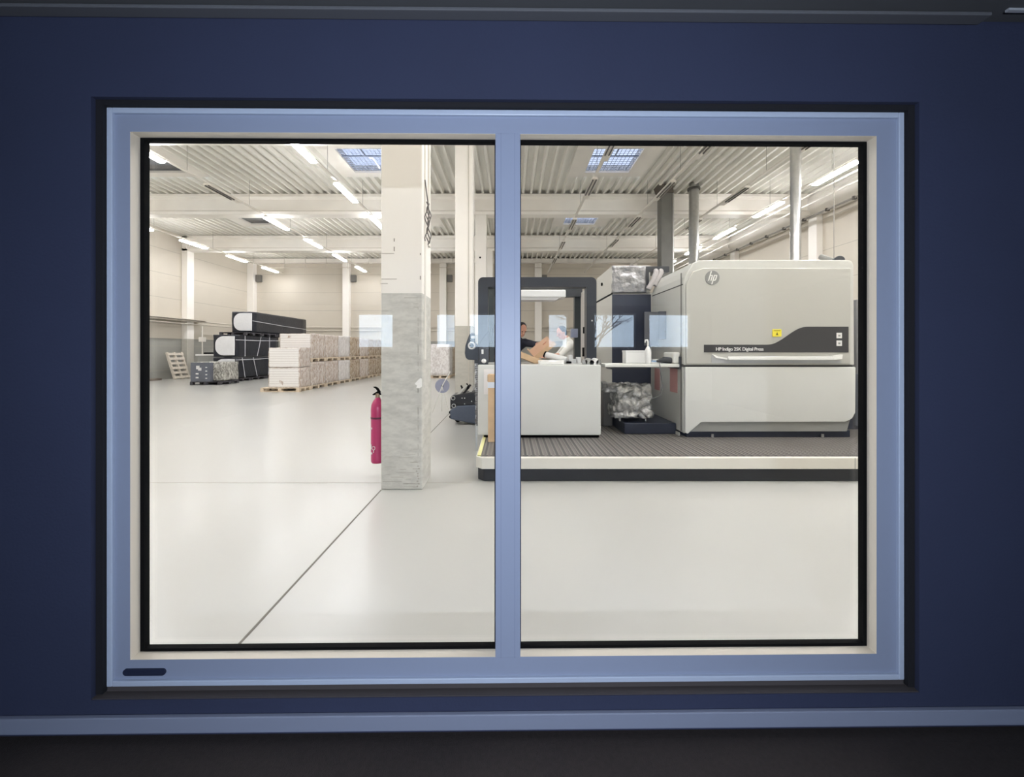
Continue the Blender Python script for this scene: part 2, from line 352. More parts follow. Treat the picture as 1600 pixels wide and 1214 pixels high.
# long edge beam and pipe at the right wall
tag(MB().prism([(11.70, ZS+.0), (11.99, ZS+.0), (11.99, ZCE), (11.6, ZCE), (11.6, ZCE-.1), (11.70, ZCE-.15)], 2.0, YF-.36, 'x' if 0 else 'y').build('edge_beam', cream2), 'long cream edge beam on top of the right wall', 'beam')
pp = thing('wall_pipe', (11.62, 14, ZS-.05), 'thin grey pipe with dark clips under the right edge beam', 'pipe')
MB().tube([(11.62, 2, ZS-.05), (11.62, YF-.3, ZS-.05)], .035, 8).build('pipe', mat('grey_pipe', (150, 146, 140), .5), pp)
for k in range(20): MB().box(11.57, 11.69, 3+k*1.15, 3.08+k*1.15, ZS-.11, ZS-.0).build('pipe_clip', mat('clip', (70, 66, 62), .5), pp)
tag(MB().tube([(9.75, 2.2, H+5.05), (9.75, YF-.4, H+5.05)], .03, 8).tube([(10.15, 2.2, H+4.95), (10.15, YF-.4, H+4.95)], .03, 8).build('ceiling_conduit', cream), 'pair of thin white conduits beside the lit lamp row at right', 'conduit')

# ------------------------------------------------------------------ columns
concm = bpy.data.materials.new('column_paint_and_concrete'); concm.use_nodes = True
def column_mat(m, lowc, zsplit, worn):
    nt = m.node_tree; N = nt.nodes; L = nt.links; b = N['Principled BSDF']; b.inputs['Roughness'].default_value = .7
    tc = N.new('ShaderNodeTexCoord'); sp = N.new('ShaderNodeSeparateXYZ'); L.new(tc.outputs['Object'], sp.inputs[0])
    mp = N.new('ShaderNodeMapping'); mp.inputs['Scale'].default_value = (2, 2, 5); L.new(tc.outputs['Object'], mp.inputs[0])
    n = N.new('ShaderNodeTexNoise'); n.inputs['Scale'].default_value = 3.0; n.inputs['Detail'].default_value = 12; n.inputs['Roughness'].default_value = .75; L.new(mp.outputs[0], n.inputs[0])
    r = N.new('ShaderNodeValToRGB'); c = lin(lowc); r.color_ramp.elements[0].position = .28; r.color_ramp.elements[1].position = .6
    r.color_ramp.elements[0].color = (*[v*(.74 if worn else .92) for v in c], 1); r.color_ramp.elements[1].color = (*[min(1, v*1.08) for v in c], 1); L.new(n.outputs[0], r.inputs[0])
    n2 = N.new('ShaderNodeTexNoise'); n2.inputs['Scale'].default_value = 1.5; L.new(tc.outputs['Object'], n2.inputs[0])
    r2 = N.new('ShaderNodeValToRGB'); c = lin((248, 243, 236)); r2.color_ramp.elements[0].color = (*[v*.95 for v in c], 1); r2.color_ramp.elements[1].color = (*[v*1.03 for v in c], 1); L.new(n2.outputs[0], r2.inputs[0])
    lt = N.new('ShaderNodeMath'); lt.operation = 'LESS_THAN'; lt.inputs[1].default_value = zsplit; L.new(sp.outputs[2], lt.inputs[0])
    mx = N.new('ShaderNodeMix'); mx.data_type = 'RGBA'; L.new(lt.outputs[0], mx.inputs[0]); L.new(r2.outputs[0], mx.inputs[6]); L.new(r.outputs[0], mx.inputs[7]); L.new(mx.outputs[2], b.inputs['Base Color'])
    bp = N.new('ShaderNodeBump'); bp.inputs['Strength'].default_value = .15; bp.inputs['Distance'].default_value = .01; L.new(n.outputs[0], bp.inputs['Height']); L.new(bp.outputs[0], b.inputs['Normal'])
column_mat(concm, (204, 202, 195), 2.04, True)
colm2 = bpy.data.materials.new('column_paint'); colm2.use_nodes = True; column_mat(colm2, (186, 182, 172), 2.04, False)
def column(x0, x1, y0, y1, label, m, group='square columns of the hall', top=ZS):
    r = thing('concrete_column', ((x0+x1)/2, (y0+y1)/2, 0), label, 'column', group)
    # object coordinates stay in world height because the shaft starts at the floor
    MB().box(x0, x1, y0, y1, 0, top-.001).build('shaft', m, r, .012); return r
c1 = column(-1.342, -.910, 4.12, 4.56, 'nearest square column, white above and bare grey concrete below', concm)
random.seed(11); stn = MB()
for k in range(26):
    z = random.choice([random.uniform(.02, .42), random.uniform(.02, .3), random.uniform(1.85, 2.0)]); x = random.uniform(-1.335, -1.0); w_ = random.uniform(.03, .22)
    stn.box(x, min(x+w_, -.955), 4.1185, 4.1205, z, z+random.uniform(.003, .007))
for k in range(9): z = .03+k*.026; x = -.965+random.uniform(-.015, .01); stn.box(x, x+random.uniform(.008, .02), 4.1185, 4.1205, z, z+.014)
for k in range(30): z = random.uniform(.3, 1.9); stn.box(-.958, -.953, 4.1185, 4.1205, z, z+random.uniform(.01, .05))
stn.build('dirt_mark', mat('grime', (178, 174, 164), .9), c1)
pm = mat('torn_paper', (244, 242, 238), .8)
pts = [(-.99, 1.10), (-.955, 1.14), (-.93, 1.16), (-.915, 1.15), (-.915, 1.07), (-.94, 1.055), (-.975, 1.06), (-.965, 1.08)]
MB().prism(pts, 4.117, 4.121).build('paper_scrap', pm, c1)
# conduits and dangling cables on the right face of the nearest column
cd = MB().box(-.909, -.896, 4.20, 4.24, 1.35, 6.4).box(-.909, -.892, 4.38, 4.45, 2.6, 6.4)
cd.build('conduit', cream, c1)
ca = MB()
for k in range(4):
    p = []
    for i in range(14):
        z = 3.02-i*.032; p.append((-.885+.018*math.sin(i*.9+k*1.7), 4.2+.05*k, z))
    ca.tube(p, .006, 6)
ca.tube([(-.9, 4.2, 3.25), (-.875, 4.2, 3.05), (-.86, 4.22, 2.9), (-.88, 4.22, 2.78)], .007, 6)
ca.build('loose_cable', mat('grey_cable', (96, 92, 88), .5), c1)
mk = MB()
for (px_, py_, w_, h_) in ((616, 375, 2, 5), (616, 389, 2, 7), (657, 397, 2, 3), (657, 434, 2, 6), (606, 396, 20, 1), (608, 436, 24, 1), (600, 443, 12, 1)):
    x = X(px_, 4.12); z = Z(py_, 4.12); mk.box(x-w_*.0033, x+w_*.0033, 4.1185, 4.121, z-h_*.0033, z+h_*.0033)
mk.build('scuff_mark', mat('scuff', (176, 168, 158), .8), c1)
c2 = column(-1.342, -.910, 9.67, 10.12, 'second white column, partly hidden by the mullion line of columns', colm2)
c2['label'] = 'tall white column standing right behind the nearest column'
box('conduit', -1.02, -1.0, 9.652, 9.669, .3, 6.6, mat('pale_conduit', (204, 198, 186), .5), c2)
c3 = column(-1.342, -.910, 15.22, 15.67, 'third white column with a dark dot, left of the mullion', colm2)
MB().ball((-1.15, 15.215, 5.0), .035).ball((-.96, 15.215, 3.6), .03).build('plug', black, c3)
column(-1.342, -.910, 20.77, 21.2, 'farthest free standing white column, hidden by the mullion', colm2)
# wall columns
for x, lb in zip((-17.0, -10.75, -4.4, 1.85, 8.1), ['in the far left corner', 'behind the wrapped pallet row', 'right of the nearest column', 'behind the person in white', 'hidden behind the press']):
    r = column(x-.22, x+.22, 25.95, YF-.001, 'shallow white column on the far wall, %s' % lb, colm2, 'columns along the walls', ZCE-.3)
    MB().box(x+.26, x+.58, 26.1, YF-.002, 5.95, 6.4).build('vent_grille', mat('vent_dark', (110, 108, 104), .6), r)
column(XL+.001, XL+.30, 20.77, 21.22, 'white column on the left wall beside the grey crate', colm2, 'columns along the walls', ZCE-.02)
for y in (4.12, 9.67, 15.22, 20.77): column(XR-.25, XR-.001, y, y+.42, 'white column on the right wall above the press', colm2, 'columns on the right wall', ZS)
# pipes along the far and left wall
pw = mat('wall_pipe_paint', (206, 198, 186), .5)
tag(MB().tube([(XL+.12, 26.2, 2.95), (XR-.1, 26.2, 2.95)], .035, 8).tube([(XL+.12, 26.2, 2.72), (XR-.1, 26.2, 2.72)], .03, 8).build('far_wall_pipe', pw), 'pair of thin pipes running along the far wall', 'pipe')
tag(MB().tube([(XL+.42, 17.5, 2.98), (XL+.42, 26.0, 2.98)], .04, 8).tube([(XL+.42, 17.5, 2.82), (XL+.42, 26.0, 2.82)], .03, 8).box(XL+.005, XL+.55, 17.5, 21.9, 3.03, 3.07).build('left_wall_pipe', pw), 'pipes and cable tray along the left wall', 'pipe')
hk = MB()
for k in range(12):
    x = -14.5+k*1.35; hk.tube([(x, 25.5, ZCE), (x, 25.5, ZCE-.72), (x+.05, 25.5, ZCE-.78)], .018, 6)
hk.tube([(-15.5, 25.5, ZCE-.70), (6, 25.5, ZCE-.70)], .02, 6)
tag(hk.build('hanger_rail', pw), 'thin rail on hangers in front of the far wall top', 'rail')

# ------------------------------------------------------------------ lamps
HL = H+5.0
hous = mat('lamp_housing', (236, 230, 220), .4); slot = mat('dark_louvre', (96, 92, 88), .4)
FL = 1.52
def lamp_proto(lit):
    r = thing('tube_lamp', (0, 0, HL), 'x', 'ceiling lamp')
    hw = .068 if lit else .10
    MB().prism([(-hw, HL), (hw, HL), (hw*.7, HL+.06), (-hw*.7, HL+.06)], -FL/2, FL/2).build('housing', hous, r)
    if lit: box('light_tube', -.085, .085, -FL/2+.02, FL/2-.02, HL-.05, HL-.001, tubeM, r, .01)
    else:
        for s in (-1, 1): box('tube', s*.05-.014, s*.05+.014, -FL/2+.03, FL/2-.35, HL-.03, HL-.001, slot, r)
    return r
protoL, protoU = lamp_proto(True), lamp_proto(False); used = {True: False, False: False}
ORD = ['first', 'second', 'third', 'fourth', 'fifth', 'sixth', 'seventh', 'eighth', 'ninth']
def row(x, starts, lit, where, near, near_lit=True):
    t = tag(MB().box(x-.04, x+.04, 2.5, 26.0, HL+.061, HL+.10).build('light_track', hous), 'thin white lamp track, %s' % where, 'lamp track', 'lamp tracks under the ceiling')
    for y in (3.2, 6.6, 8.4, 11.3, 14.0, 16.6, 19.9, 23.0): MB().tube([(x, y, HL+.1), (x, y, ZCE-.002)], .006, 5).build('suspension_wire', mat('wire', (150, 146, 140), .4, metal=.5), t)
    for i, (y, on) in enumerate([(y, lit[k] if isinstance(lit, list) else lit) for k, y in enumerate(starts)]):
        p = protoL if on else protoU
        o = p if not used[on] else copy_tree(p); used[on] = True
        o.location = (x, y+FL/2, HL)
        o['label'] = '%s tube lamp, %s from the window in the row %s' % ('glowing' if on else 'unlit', ORD[i], where); o['group'] = 'tube lamps, row %s' % where
    for y in near:  # unseen lamps added out of view to brighten the near hall
        p = protoL if near_lit else protoU
        o = p if not used[near_lit] else copy_tree(p); used[near_lit] = True
        o.location = (x, y+FL/2, HL); o['label'] = 'added unseen tube lamp near the window, above the top edge of the view'; o['group'] = 'added tube lamps above the view'
row(-14.9, [15.0, 17.95, 20.9, 23.9], True, 'along the left wall', [8, 12])
row(-9.2, [9.0, 12.0, 14.9, 17.8, 20.7, 23.7], [True, False, True, True, True, True], 'crossing above the black stacks', [2.2, 4.3, 6.4])
row(-5.2, [9.0, 11.85, 14.75, 17.7, 20.6], True, 'just left of the nearest column', [1.9, 3.6, 6.0])
row(2.48, [9.0, 11.6, 15.2, 18.3, 21.6], False, 'passing under the bright skylight', [1.9, 3.4, 6.0], True)
row(4.85, [8.9, 11.8, 14.9, 17.9], False, 'right of the bright skylight', [2.0, 3.7], True)
row(7.30, [8.7, 12.2, 15.2, 18.1], False, 'in front of the silver ducts', [2.2, 4.2], True)
row(9.17, [10.45, 13.35, 16.25, 19.15, 22.1], True, 'beside the right edge beam', [2.2, 4.5, 7.5])

# ------------------------------------------------------------------ pallets and loads at the left
def pallet(loc, L_, W_, m, label, group, rotz=0):
    r = thing('pallet', loc, label, 'pallet', group)
    x0, x1, y0, y1 = loc[0]-L_/2, loc[0]+L_/2, loc[1]-W_/2, loc[1]+W_/2; z = loc[2]
    d = MB(); n = 7
    for i in range(n):
        yy = y0+(y1-y0)*(i+.08)/n; d.box(x0, x1, yy, yy+(y1-y0)/n*.84, z+.118, z+.14)
    for i in (0, .5, 1): xx = x0+(L_-.1)*i; d.box(xx, xx+.1, y0, y1, z+.096, z+.118)
    d.build('deck', m, r)
    for i in (0, .5, 1):
        for j in (0, .5, 1):
            pass
    bl = MB()
    for i in (0, .5, 1):
        for j in (0, .5, 1): bl.box(x0+(L_-.12)*i, x0+(L_-.12)*i+.12, y0+(W_-.12)*j, y0+(W_-.12)*j+.12, z+.022, z+.096)
    bl.build('spacer_blocks', m, r)
    ru = MB()
    for j in (0, .5, 1): ru.box(x0, x1, y0+(W_-.12)*j, y0+(W_-.12)*j+.12, z, z+.022)
    ru.build('runners', m, r)
    return r
def crumple(name, x0, x1, y0, y1, z0, z1, m, parent, amp=.02, n=10, sc=5, seed=0):
    """box whose faces are subdivided and pushed about like shrink wrap"""
    bm = bmesh.new(); bmesh.ops.create_cube(bm, size=1); bmesh.ops.subdivide_edges(bm, edges=bm.edges, cuts=n, use_grid_fill=True)
    for v in bm.verts:
        p = Vector((x0+(v.co.x+.5)*(x1-x0), y0+(v.co.y+.5)*(y1-y0), z0+(v.co.z+.5)*(z1-z0)))
        nv = noise.noise_vector(p*sc+Vector((seed, 0, 0)))*amp
        if p.z < z0+.01: nv.z = 0
        v.co = p+nv
    me = bpy.data.meshes.new(name); bm.to_mesh(me); bm.free(); me.materials.append(m)
    for p in me.polygons: p.use_smooth = True
    o = bpy.data.objects.new(name, me); C.objects.link(o)
    if parent:
        o.parent = parent; me.transform(Matrix.Translation(-Vector(parent.location)))
    return o
def wrapmat(name, c1, c2, rough=.25):
    m = bpy.data.materials.new(name); m.use_nodes = True; nt = m.node_tree; N = nt.nodes; L = nt.links; b = N['Principled BSDF']; b.inputs['Roughness'].default_value = rough
    tc = N.new('ShaderNodeTexCoord'); mp = N.new('ShaderNodeMapping'); mp.inputs['Scale'].default_value = (3, 7, 2.2); L.new(tc.outputs['Object'], mp.inputs[0])
    n = N.new('ShaderNodeTexNoise'); n.inputs['Scale'].default_value = 2.4; n.inputs['Detail'].default_value = 7; n.inputs['Distortion'].default_value = 1.5; L.new(mp.outputs[0], n.inputs[0])
    r = N.new('ShaderNodeValToRGB'); r.color_ramp.elements[0].position = .38; r.color_ramp.elements[1].position = .62
    r.color_ramp.elements[0].color = (*lin(c1), 1); r.color_ramp.elements[1].color = (*lin(c2), 1); L.new(n.outputs[0], r.inputs[0]); L.new(r.outputs[0], b.inputs['Base Color'])
    bp = N.new('ShaderNodeBump'); bp.inputs['Strength'].default_value = .6; bp.inputs['Distance'].default_value = .03; L.new(n.outputs[0], bp.inputs['Height']); L.new(bp.outputs[0], b.inputs['Normal'])
    return m
wrapA = wrapmat('clear_wrap_over_cartons', (186, 166, 150), (232, 224, 218)); wrapB = wrapmat('clear_wrap_over_brown_cartons', (150, 124, 96), (218, 204, 186)); wrapW = wrapmat('milky_wrap', (214, 206, 202), (244, 240, 238))
paper = banded('stacked_sheet_edges', (240, 236, 232), (206, 198, 192), .085, .012, rough=.6)
XRW = -7.33
def load(x0, x1, y0, y1, z0, z1, m, label, seed, group='wrapped loads in the pale row', frontpaper=False):
    r = thing('wrapped_load', ((x0+x1)/2, (y0+y1)/2, z0), label, 'pallet load', group)
    crumple('stretch_wrap', x0, x1, y0, y1, z0, z1, m, r, .022, 10, 5, seed)
    if frontpaper: MB().box(x0+.03, x1-.04, y0-.012, y0+.05, z0+.02, z1-.02).build('sheet_stack_end', paper, r, .01)
    return r
g = 'pale pallets of the long row'
pallet((-7.98, 14.15, 0), 1.36, .8, wood, 'pale wooden pallet at the near end of the long row', g)
load(-8.42, XRW, 13.83, 14.55, .14, .83, wrapA, 'lower wrapped load of white sheets at the near end of the row', 1, frontpaper=True)
load(-8.42, XRW, 13.83, 14.55, .84, 1.53, wrapA, 'upper wrapped load of white sheets at the near end of the row', 2, frontpaper=True)
y = 14.62; pos = ['second', 'third', 'fourth', 'fifth', 'sixth', 'seventh', 'eighth', 'ninth']
for k in range(7):
    W = 1.16; m = [wrapA, wrapA, wrapW, wrapB, wrapA, wrapB, wrapB][k]
    kw = 'brown cartons' if m is wrapB else 'pale cartons'
    pallet((-7.93, y+W/2, 0), 1.2, W, wood, 'wooden pallet on the floor, %s in the long row from the near end' % pos[k], g)
    load(-8.5, XRW, y+.02, y+W-.03, .14, 1.0-.02*k*0, m, 'bottom tier load of %s, %s from the near end' % (kw, pos[k]), 3+k)
    pallet((-7.93, y+W/2, 1.02), 1.2, W, wood, 'wooden pallet between the two tiers, %s in the long row' % pos[k], 'pallets between the tiers of the long row')
    load(-8.5, XRW, y+.02, y+W-.03, 1.16, 2.06-.04*(k > 3), m, 'top tier load of %s, %s from the near end' % (kw, pos[k]), 13+k, frontpaper=(k == 0))
    y += 1.2
for k in range(3):
    W = 1.16; yy = 20.4+k*1.2
    lb = ['nearest', 'middle', 'farthest'][k]
    pallet((-3.6, yy+W/2, 0), 1.0, W, wood, '%s floor pallet of the short group just right of the nearest column' % lb, 'pallets right of the nearest column')
    load(-4.1, -3.12, yy+.02, yy+W-.03, .14, 1.75-.12*k, wrapB if k else wrapW, '%s wrapped load of the short group just right of the nearest column' % lb, 30+k, 'wrapped loads right of the nearest column')
# black stacks with white rolls
bwrap = mat('black_stretch_film', (34, 37, 46), .3, var=.35, vscale=9, bump=.5, bscale=12)
rollw = mat('white_roll_end', (236, 236, 238), .35, var=.03, vscale=9, bump=.3, bscale=14)
strapm = mat('white_strap', (214, 214, 220), .5)
def longbox(x0, x1, y0, y1, z0, z1, label, straps, seed):
    r = thing('black_wrapped_crate', ((x0+x1)/2, (y0+y1)/2, z0), label, 'crate', 'black wrapped crates with white roll ends')
    crumple('black_film', x0, x1, y0+.03, y1, z0, z1, bwrap, r, .018, 12, 4, seed)
    rr = (z1-z0)*.36
    pts = arc(x0+.10+rr, z1-.07-rr, rr, 90, 180)+arc(x0+.10+rr, z0+.07+rr, rr, 180, 270)+[(x1-.01, z0+.07), (x1-.01, z1-.07)]
    MB().prism(pts, y0-.02, y0+.05).build('roll_end', rollw, r, .015)
    st = MB()
    for (a, b_, c, d) in straps:
        st.tube([(x1+.012, a, b_), (x1+.015, (a+c)/2, (b_+d)/2-.02), (x1+.012, c, d)], .016, 6)
    st.build('strap', strapm, r); return r
ZB = H+.867
xb0, xb1 = -13.47, -12.50
for i, y0 in enumerate((18.0, 19.15, 20.3)):
    pallet((xb0+.49, y0+.55, 0), 1.0, 1.1, dwood, 'dark pallet on the floor under the black crates, %s from the near end' % ['nearest', 'middle', 'farthest'][i], 'dark pallets under the black stack')
longbox(xb0, xb1, 18.0, 21.4, .18, 1.11, 'bottom black wrapped crate resting on dark pallets', [(18.05, 1.0, 21.35, 1.05), (18.7, .16, 18.5, 1.1), (19.6, .16, 19.3, 1.1), (20.5, .16, 20.6, 1.1)], 1)
longbox(xb0, xb1, 18.0, 21.4, 1.14, H+.70, 'middle black wrapped crate with a round white roll end', [(18.05, 1.92, 21.35, 1.95), (18.7, 1.16, 18.7, 2.12), (19.6, 1.16, 19.9, 2.12), (20.6, 1.16, 20.6, 2.12)], 2)
for i, y0 in enumerate((18.6, 19.85, 21.1)):
    pallet((xb0+.46, y0+.6, H+.70+.005), 1.25, 1.2, dwood, 'dark pallet under the top black crate, %s from the near end' % ['nearest', 'middle', 'farthest'][i], 'dark pallets under the top crate')
longbox(xb0, xb1, 19.2, 24.3, ZB+.0, H+1.86, 'longest black wrapped crate on top of the stack with white roll end', [(19.25, H+1.42, 24.25, H+1.26)], 3)
# grey crate in front of them
gc = thing('grey_crate', (-12.7, 17.0, 0), 'grey palletised crate with white stickers, left of the black stack', 'crate')
gm = mat('grey_panel', (104, 108, 118), .5, var=.1)
MB().box(-13.25, -12.42, 16.45, 16.62, .14, .93).build('front_panel', gm, gc, .01)
crumple('wrapped_side', -13.22, -12.02, 16.60, 17.55, .165, .95, wrapmat('grey_clear_wrap', (120, 118, 112), (206, 204, 196)), gc, .025, 10, 5, 9)
s = MB().box(-13.0, -12.88, 16.43, 16.455, .66, .80).box(-12.92, -12.8, 16.43, 16.455, .60, .72).box(-13.02, -12.92, 16.43, 16.455, .44, .50).box(-13.02, -12.92, 16.43, 16.455, .28, .34)
for k in range(4): s.box(-12.62, -12.56, 16.43, 16.455, .26+.15*k, .30+.15*k)
s.build('sticker', white, gc)
pallet((-12.63, 17.0, 0), 1.26, 1.14, dwood, 'dark pallet under the grey crate', 'dark pallets under the black stack').pop('group', None)
# objects behind the crate
pj = thing('packing_table', (-14.4, 19.2, 0), 'low white topped table behind the grey crate', 'table')
box('tabletop', -15.0, -13.6, 18.9, 19.6, 1.18, 1.26, white, pj, .01)
box('apron', -14.9, -13.7, 18.95, 19.55, .85, 1.18, mgrey, pj)
for x in (-14.95, -13.72):
    for yy in (18.95, 19.5): box('leg', x, x+.06, yy, yy+.06, 0, .85, dgrey, pj)
box('tool', -14.75, -14.3, 19.1, 19.3, 1.26, 1.34, black, pj)
lp = thing('leaning_pallet', (-17.0, 20.2, 0), 'white wooden pallet leaning against the left wall', 'pallet')
Ml = Matrix.Translation((-16.45, 19.5, 0)) @ Matrix.Rotation(math.radians(-17), 4, 'Y')
m_ = MB()
for k in range(6): m_.box(-.02, 0, .02, .95, .05+k*.24, .17+k*.24, Ml)
for yy in (.0, .42, .86): m_.box(-.10, -.02, yy, yy+.1, .02, 1.42, Ml)
m_.build('boards', mat('whitewashed_wood', (214, 204, 190), .8, var=.12, vscale=10), lp)
tag(crumple('floor_batten', XL+.02, XL+.35, 17.2, 19.2, 0, .09, mat('dark_debris', (120, 108, 96), .8), None, .01, 6), 'low dark batten lying along the left wall', 'batten')
for x in (-16.6,): tag(MB().tube([(x, 21.4, .02), (x, 21.4, 2.75)], .03, 8).box(x-.12, x+.12, 21.3, 21.5, 1.9, 2.15).box(x-.2, x+.2, 21.2, 21.6, 0, .04).build('standpipe', cream), 'thin white standpipe with a small box beside the left wall column', 'pipe')

# ------------------------------------------------------------------ fire extinguisher
fe = thing('fire_extinguisher', (-1.455, 4.36, .215), 'tall magenta red fire extinguisher hanging on the nearest column', 'fire extinguisher')
red = mat('extinguisher_red', (186, 48, 104), .3, coat=.4)
ex, ey = -1.455, 4.36
prof = [(.0, .215), (.060, .217), (.070, .232), (.072, .26), (.072, .80), (.066, .85), (.048, .893), (.03, .915), (.028, .93)]
b = MB(); nn = 24
for r_, z_ in prof[1:]:
    for k in range(nn): b.v.append((ex+r_*math.cos(2*PI*k/nn), ey+r_*math.sin(2*PI*k/nn), z_))
for i in range(len(prof)-2):
    for k in range(nn): b.f.append((i*nn+k, i*nn+(k+1) % nn, (i+1)*nn+(k+1) % nn, (i+1)*nn+k))
b.f.append(tuple(range(nn-1, -1, -1))); b.f.append(tuple((len(prof)-2)*nn+k for k in range(nn)))
b.build('cylinder', red, fe, smooth=True)
MB().tube([(ex, ey, .925), (ex, ey, .975)], .024, 14).build('valve', mat('brass_valve', (150, 130, 110), .3, metal=.7), fe)
MB().prism([(ex-.05, .955), (ex-.055, .965), (ex+.0, 1.0), (ex-.02, 1.03), (ex-.05, 1.045), (ex-.025, 1.05), (ex+.005, 1.035), (ex+.03, .995), (ex+.03, .965), (ex, .96)], ey-.015, ey+.015).build('handle', black, fe, .003)
MB().tube([(ex, ey, .70), (ex, ey, .72)], .0745, 24).build('band', mat('dark_band', (90, 30, 60), .4), fe)
MB().tube([(ex+.02, ey, .97), (ex+.085, ey, .955), (ex+.09, ey, .80), (ex+.086, ey, .5)], .011, 8).build('hose', black, fe)
lbm = MB()
for (px_, z_, w_, h_) in ((-.045, .60, .012, .02), (-.05, .40, .010, .05), (-.045, .33, .018, .02)):
    lbm.tube([(ex+px_, ey-.058, z_-h_/2), (ex+px_, ey-.058, z_+h_/2)], w_/2, 6)
lbm.tube([(ex-.02+.016*math.cos(a*PI/5), ey-.0735+abs(math.cos(a*PI/5))*.001, .39+.02*math.sin(a*PI/5)) for a in range(11)], .003, 6)
lbm.tube([(ex-.02, ey-.074, .37), (ex-.02, ey-.074, .34)], .004, 6)
lbm.build('printed_mark', white, fe)
MB().box(ex+.06, -1.3425, ey-.02, ey+.02, .70, .74).box(ex+.06, -1.3425, ey-.02, ey+.02, .30, .33).build('bracket', dgrey, fe)

# ------------------------------------------------------------------ platform
pf = thing('platform', (3.5, 6.5, 0), 'long raised platform with ribbed grey top, white fascia and black plinth', 'platform')
def chamf(x0, x1, y0, y1, c): return [(x0+c, y0), (x1, y0), (x1, y1), (x0, y1), (x0, y0+c)]
PX0, PX1, PY0, PY1 = -.36, 9.2, 4.385, 10.0
MB().prism(chamf(PX0, PX1, PY0, PY1, .07), .0, .142, 'z').build('plinth', mat('black_plinth', (36, 38, 44), .5), pf, .01)
MB().prism(chamf(PX0-.02, PX1, PY0-.03, PY1, .07), .143, .268, 'z').build('fascia', mat('platform_white', (226, 222, 212), .4), pf, .008)
MB().box(PX0+.03, PX1, PY0+.02, PY1, .2685, .2705).build('ribbed_mat', banded('ribbed_mat', (112, 108, 106), (78, 76, 76), .09, .03, axis=0, rough=.5), pf)
rb = MB()
for k in range(205): rb.box(PX0+.05+k*.045, PX0+.068+k*.045, PY0+.04, PY1, .2705, .276)
o = rb.build('mat_rib', mat('mat_rib', (126, 122, 118), .5), pf); o['kind'] = 'stuff'
MB().prism([(PX0-.005, PY0+.04), (PX0+.035, PY0+.03), (PX0+.035, 5.6), (PX0-.005, 5.6)], .2685, .282, 'z').build('edge_strip', mat('pale_yellow_strip', (226, 222, 160), .5), pf)
jn = box('fascia_joint', X(1335, 4.36), X(1336, 4.36), PY0-.032, PY0-.029, .145, .266, mgrey, pf)
ZP = .2765

# ------------------------------------------------------------------ stacker: box with two black portal frames
st = thing('sheet_stacker', (.39, 5.9, ZP), 'light grey machine cabinet with black portal frames, behind the mullion', 'machine')
D = 5.3
bx0, bx1, bz1 = X(746.5, D), X(939, D), Z(570, D)
MB().box(bx0, bx1, D, 6.62, Z(680, D), bz1).build('cabinet', mat('stacker_grey', (218, 219, 215), .35, var=.02, coat=.2), st, .012)
box('plinth', bx0+.08, bx1-.02, D+.03, 6.55, ZP, Z(680, D)-.001, black, st)
def portal(x0, x1, z0, z1, t, y0, y1, m, name, rad=.07):
    b = MB(); out = [(x0, z0)]+[(x0, z1-rad)]+arc(x0+rad, z1-rad, rad, 180, 90)[1:]+arc(x1-rad, z1-rad, rad, 90, 0)+[(x1, z0)]
    inn = [(x1-t, z0), (x1-t, z1-t), (x0+t, z1-t), (x0+t, z0)]
    # split into three convex strips
    b.prism([(x0, z0), (x0+t, z0), (x0+t, z1-t), (x0, z1-t)], y0, y1)
    b.prism([(x1-t, z0), (x1, z0), (x1, z1-t), (x1-t, z1-t)], y0, y1)
    b.prism([(x0, z1-t)]+[(x0, z1-rad)]+arc(x0+rad, z1-rad, rad, 180, 90)[1:]+arc(x1-rad, z1-rad, rad, 90, 0)+[(x1, z1-t)], y0, y1)
    return b.build(name, m, st)
D = 5.42
pm_ = mat('portal_charcoal', (42, 46, 54), .35, var=.08)
portal(X(747, D), X(932, D), bz1+.001, Z(433, D), .135, D, D+.16, pm_, 'portal_frame')
wl = MB().prism([(X(925, D)-.012, Z(502, D)), (X(925, D)+.012, Z(502, D)), (X(925, D), Z(502, D)+.024)], D-.004, D+.001); wl.build('warning_mark', white, st)
D = 6.4
portal(X(761, D), X(909, D), bz1+.001, Z(451, D), .115, D, D+.12, mat('portal_dark_green', (44, 50, 50), .4), 'rear_portal_frame', .03)
box('work_lamp', X(800, 6.2), X(883, 6.2), 6.1, 6.38, Z(466, 6.2), Z(454, 6.2), white, st, .02)
MB().prism([(X(800, 6.2), Z(466, 6.2)), (X(875, 6.2), Z(466, 6.2)), (X(868, 6.2), Z(469.5, 6.2)), (X(800, 6.2), Z(469.5, 6.2))], 6.12, 6.36).build('lamp_diffuser', mat('lamp_diffuser', (206, 204, 204), .5), st)
box('cover_rail', X(884, 6.3), X(909, 6.3), 6.25, 6.39, Z(464, 6.3), Z(452, 6.3), dgrey, st)
# side post with cables and controls between frames at right
MB().box(X(909, 6.2), X(917, 6.2), 6.0, 6.3, bz1+.001, Z(456, 6.2)).build('light_curtain', mat('pale_post', (206, 202, 196), .5), st, .01)
MB().box(X(911, 5.98), X(914, 5.98), 5.97, 5.999, Z(521, 5.98), Z(511, 5.98)).box(X(910, 5.98), X(915, 5.98), 5.95, 5.999, Z(557, 5.98), Z(543, 5.98)).build('switch', black, st, .004)
MB().box(X(894, 6.2), X(905, 6.2), 6.3, 6.39, Z(527, 6.2), Z(513, 6.2)).build('bracket_plate', mat('blue_grey_plate', (150, 156, 178), .4), st, .01)
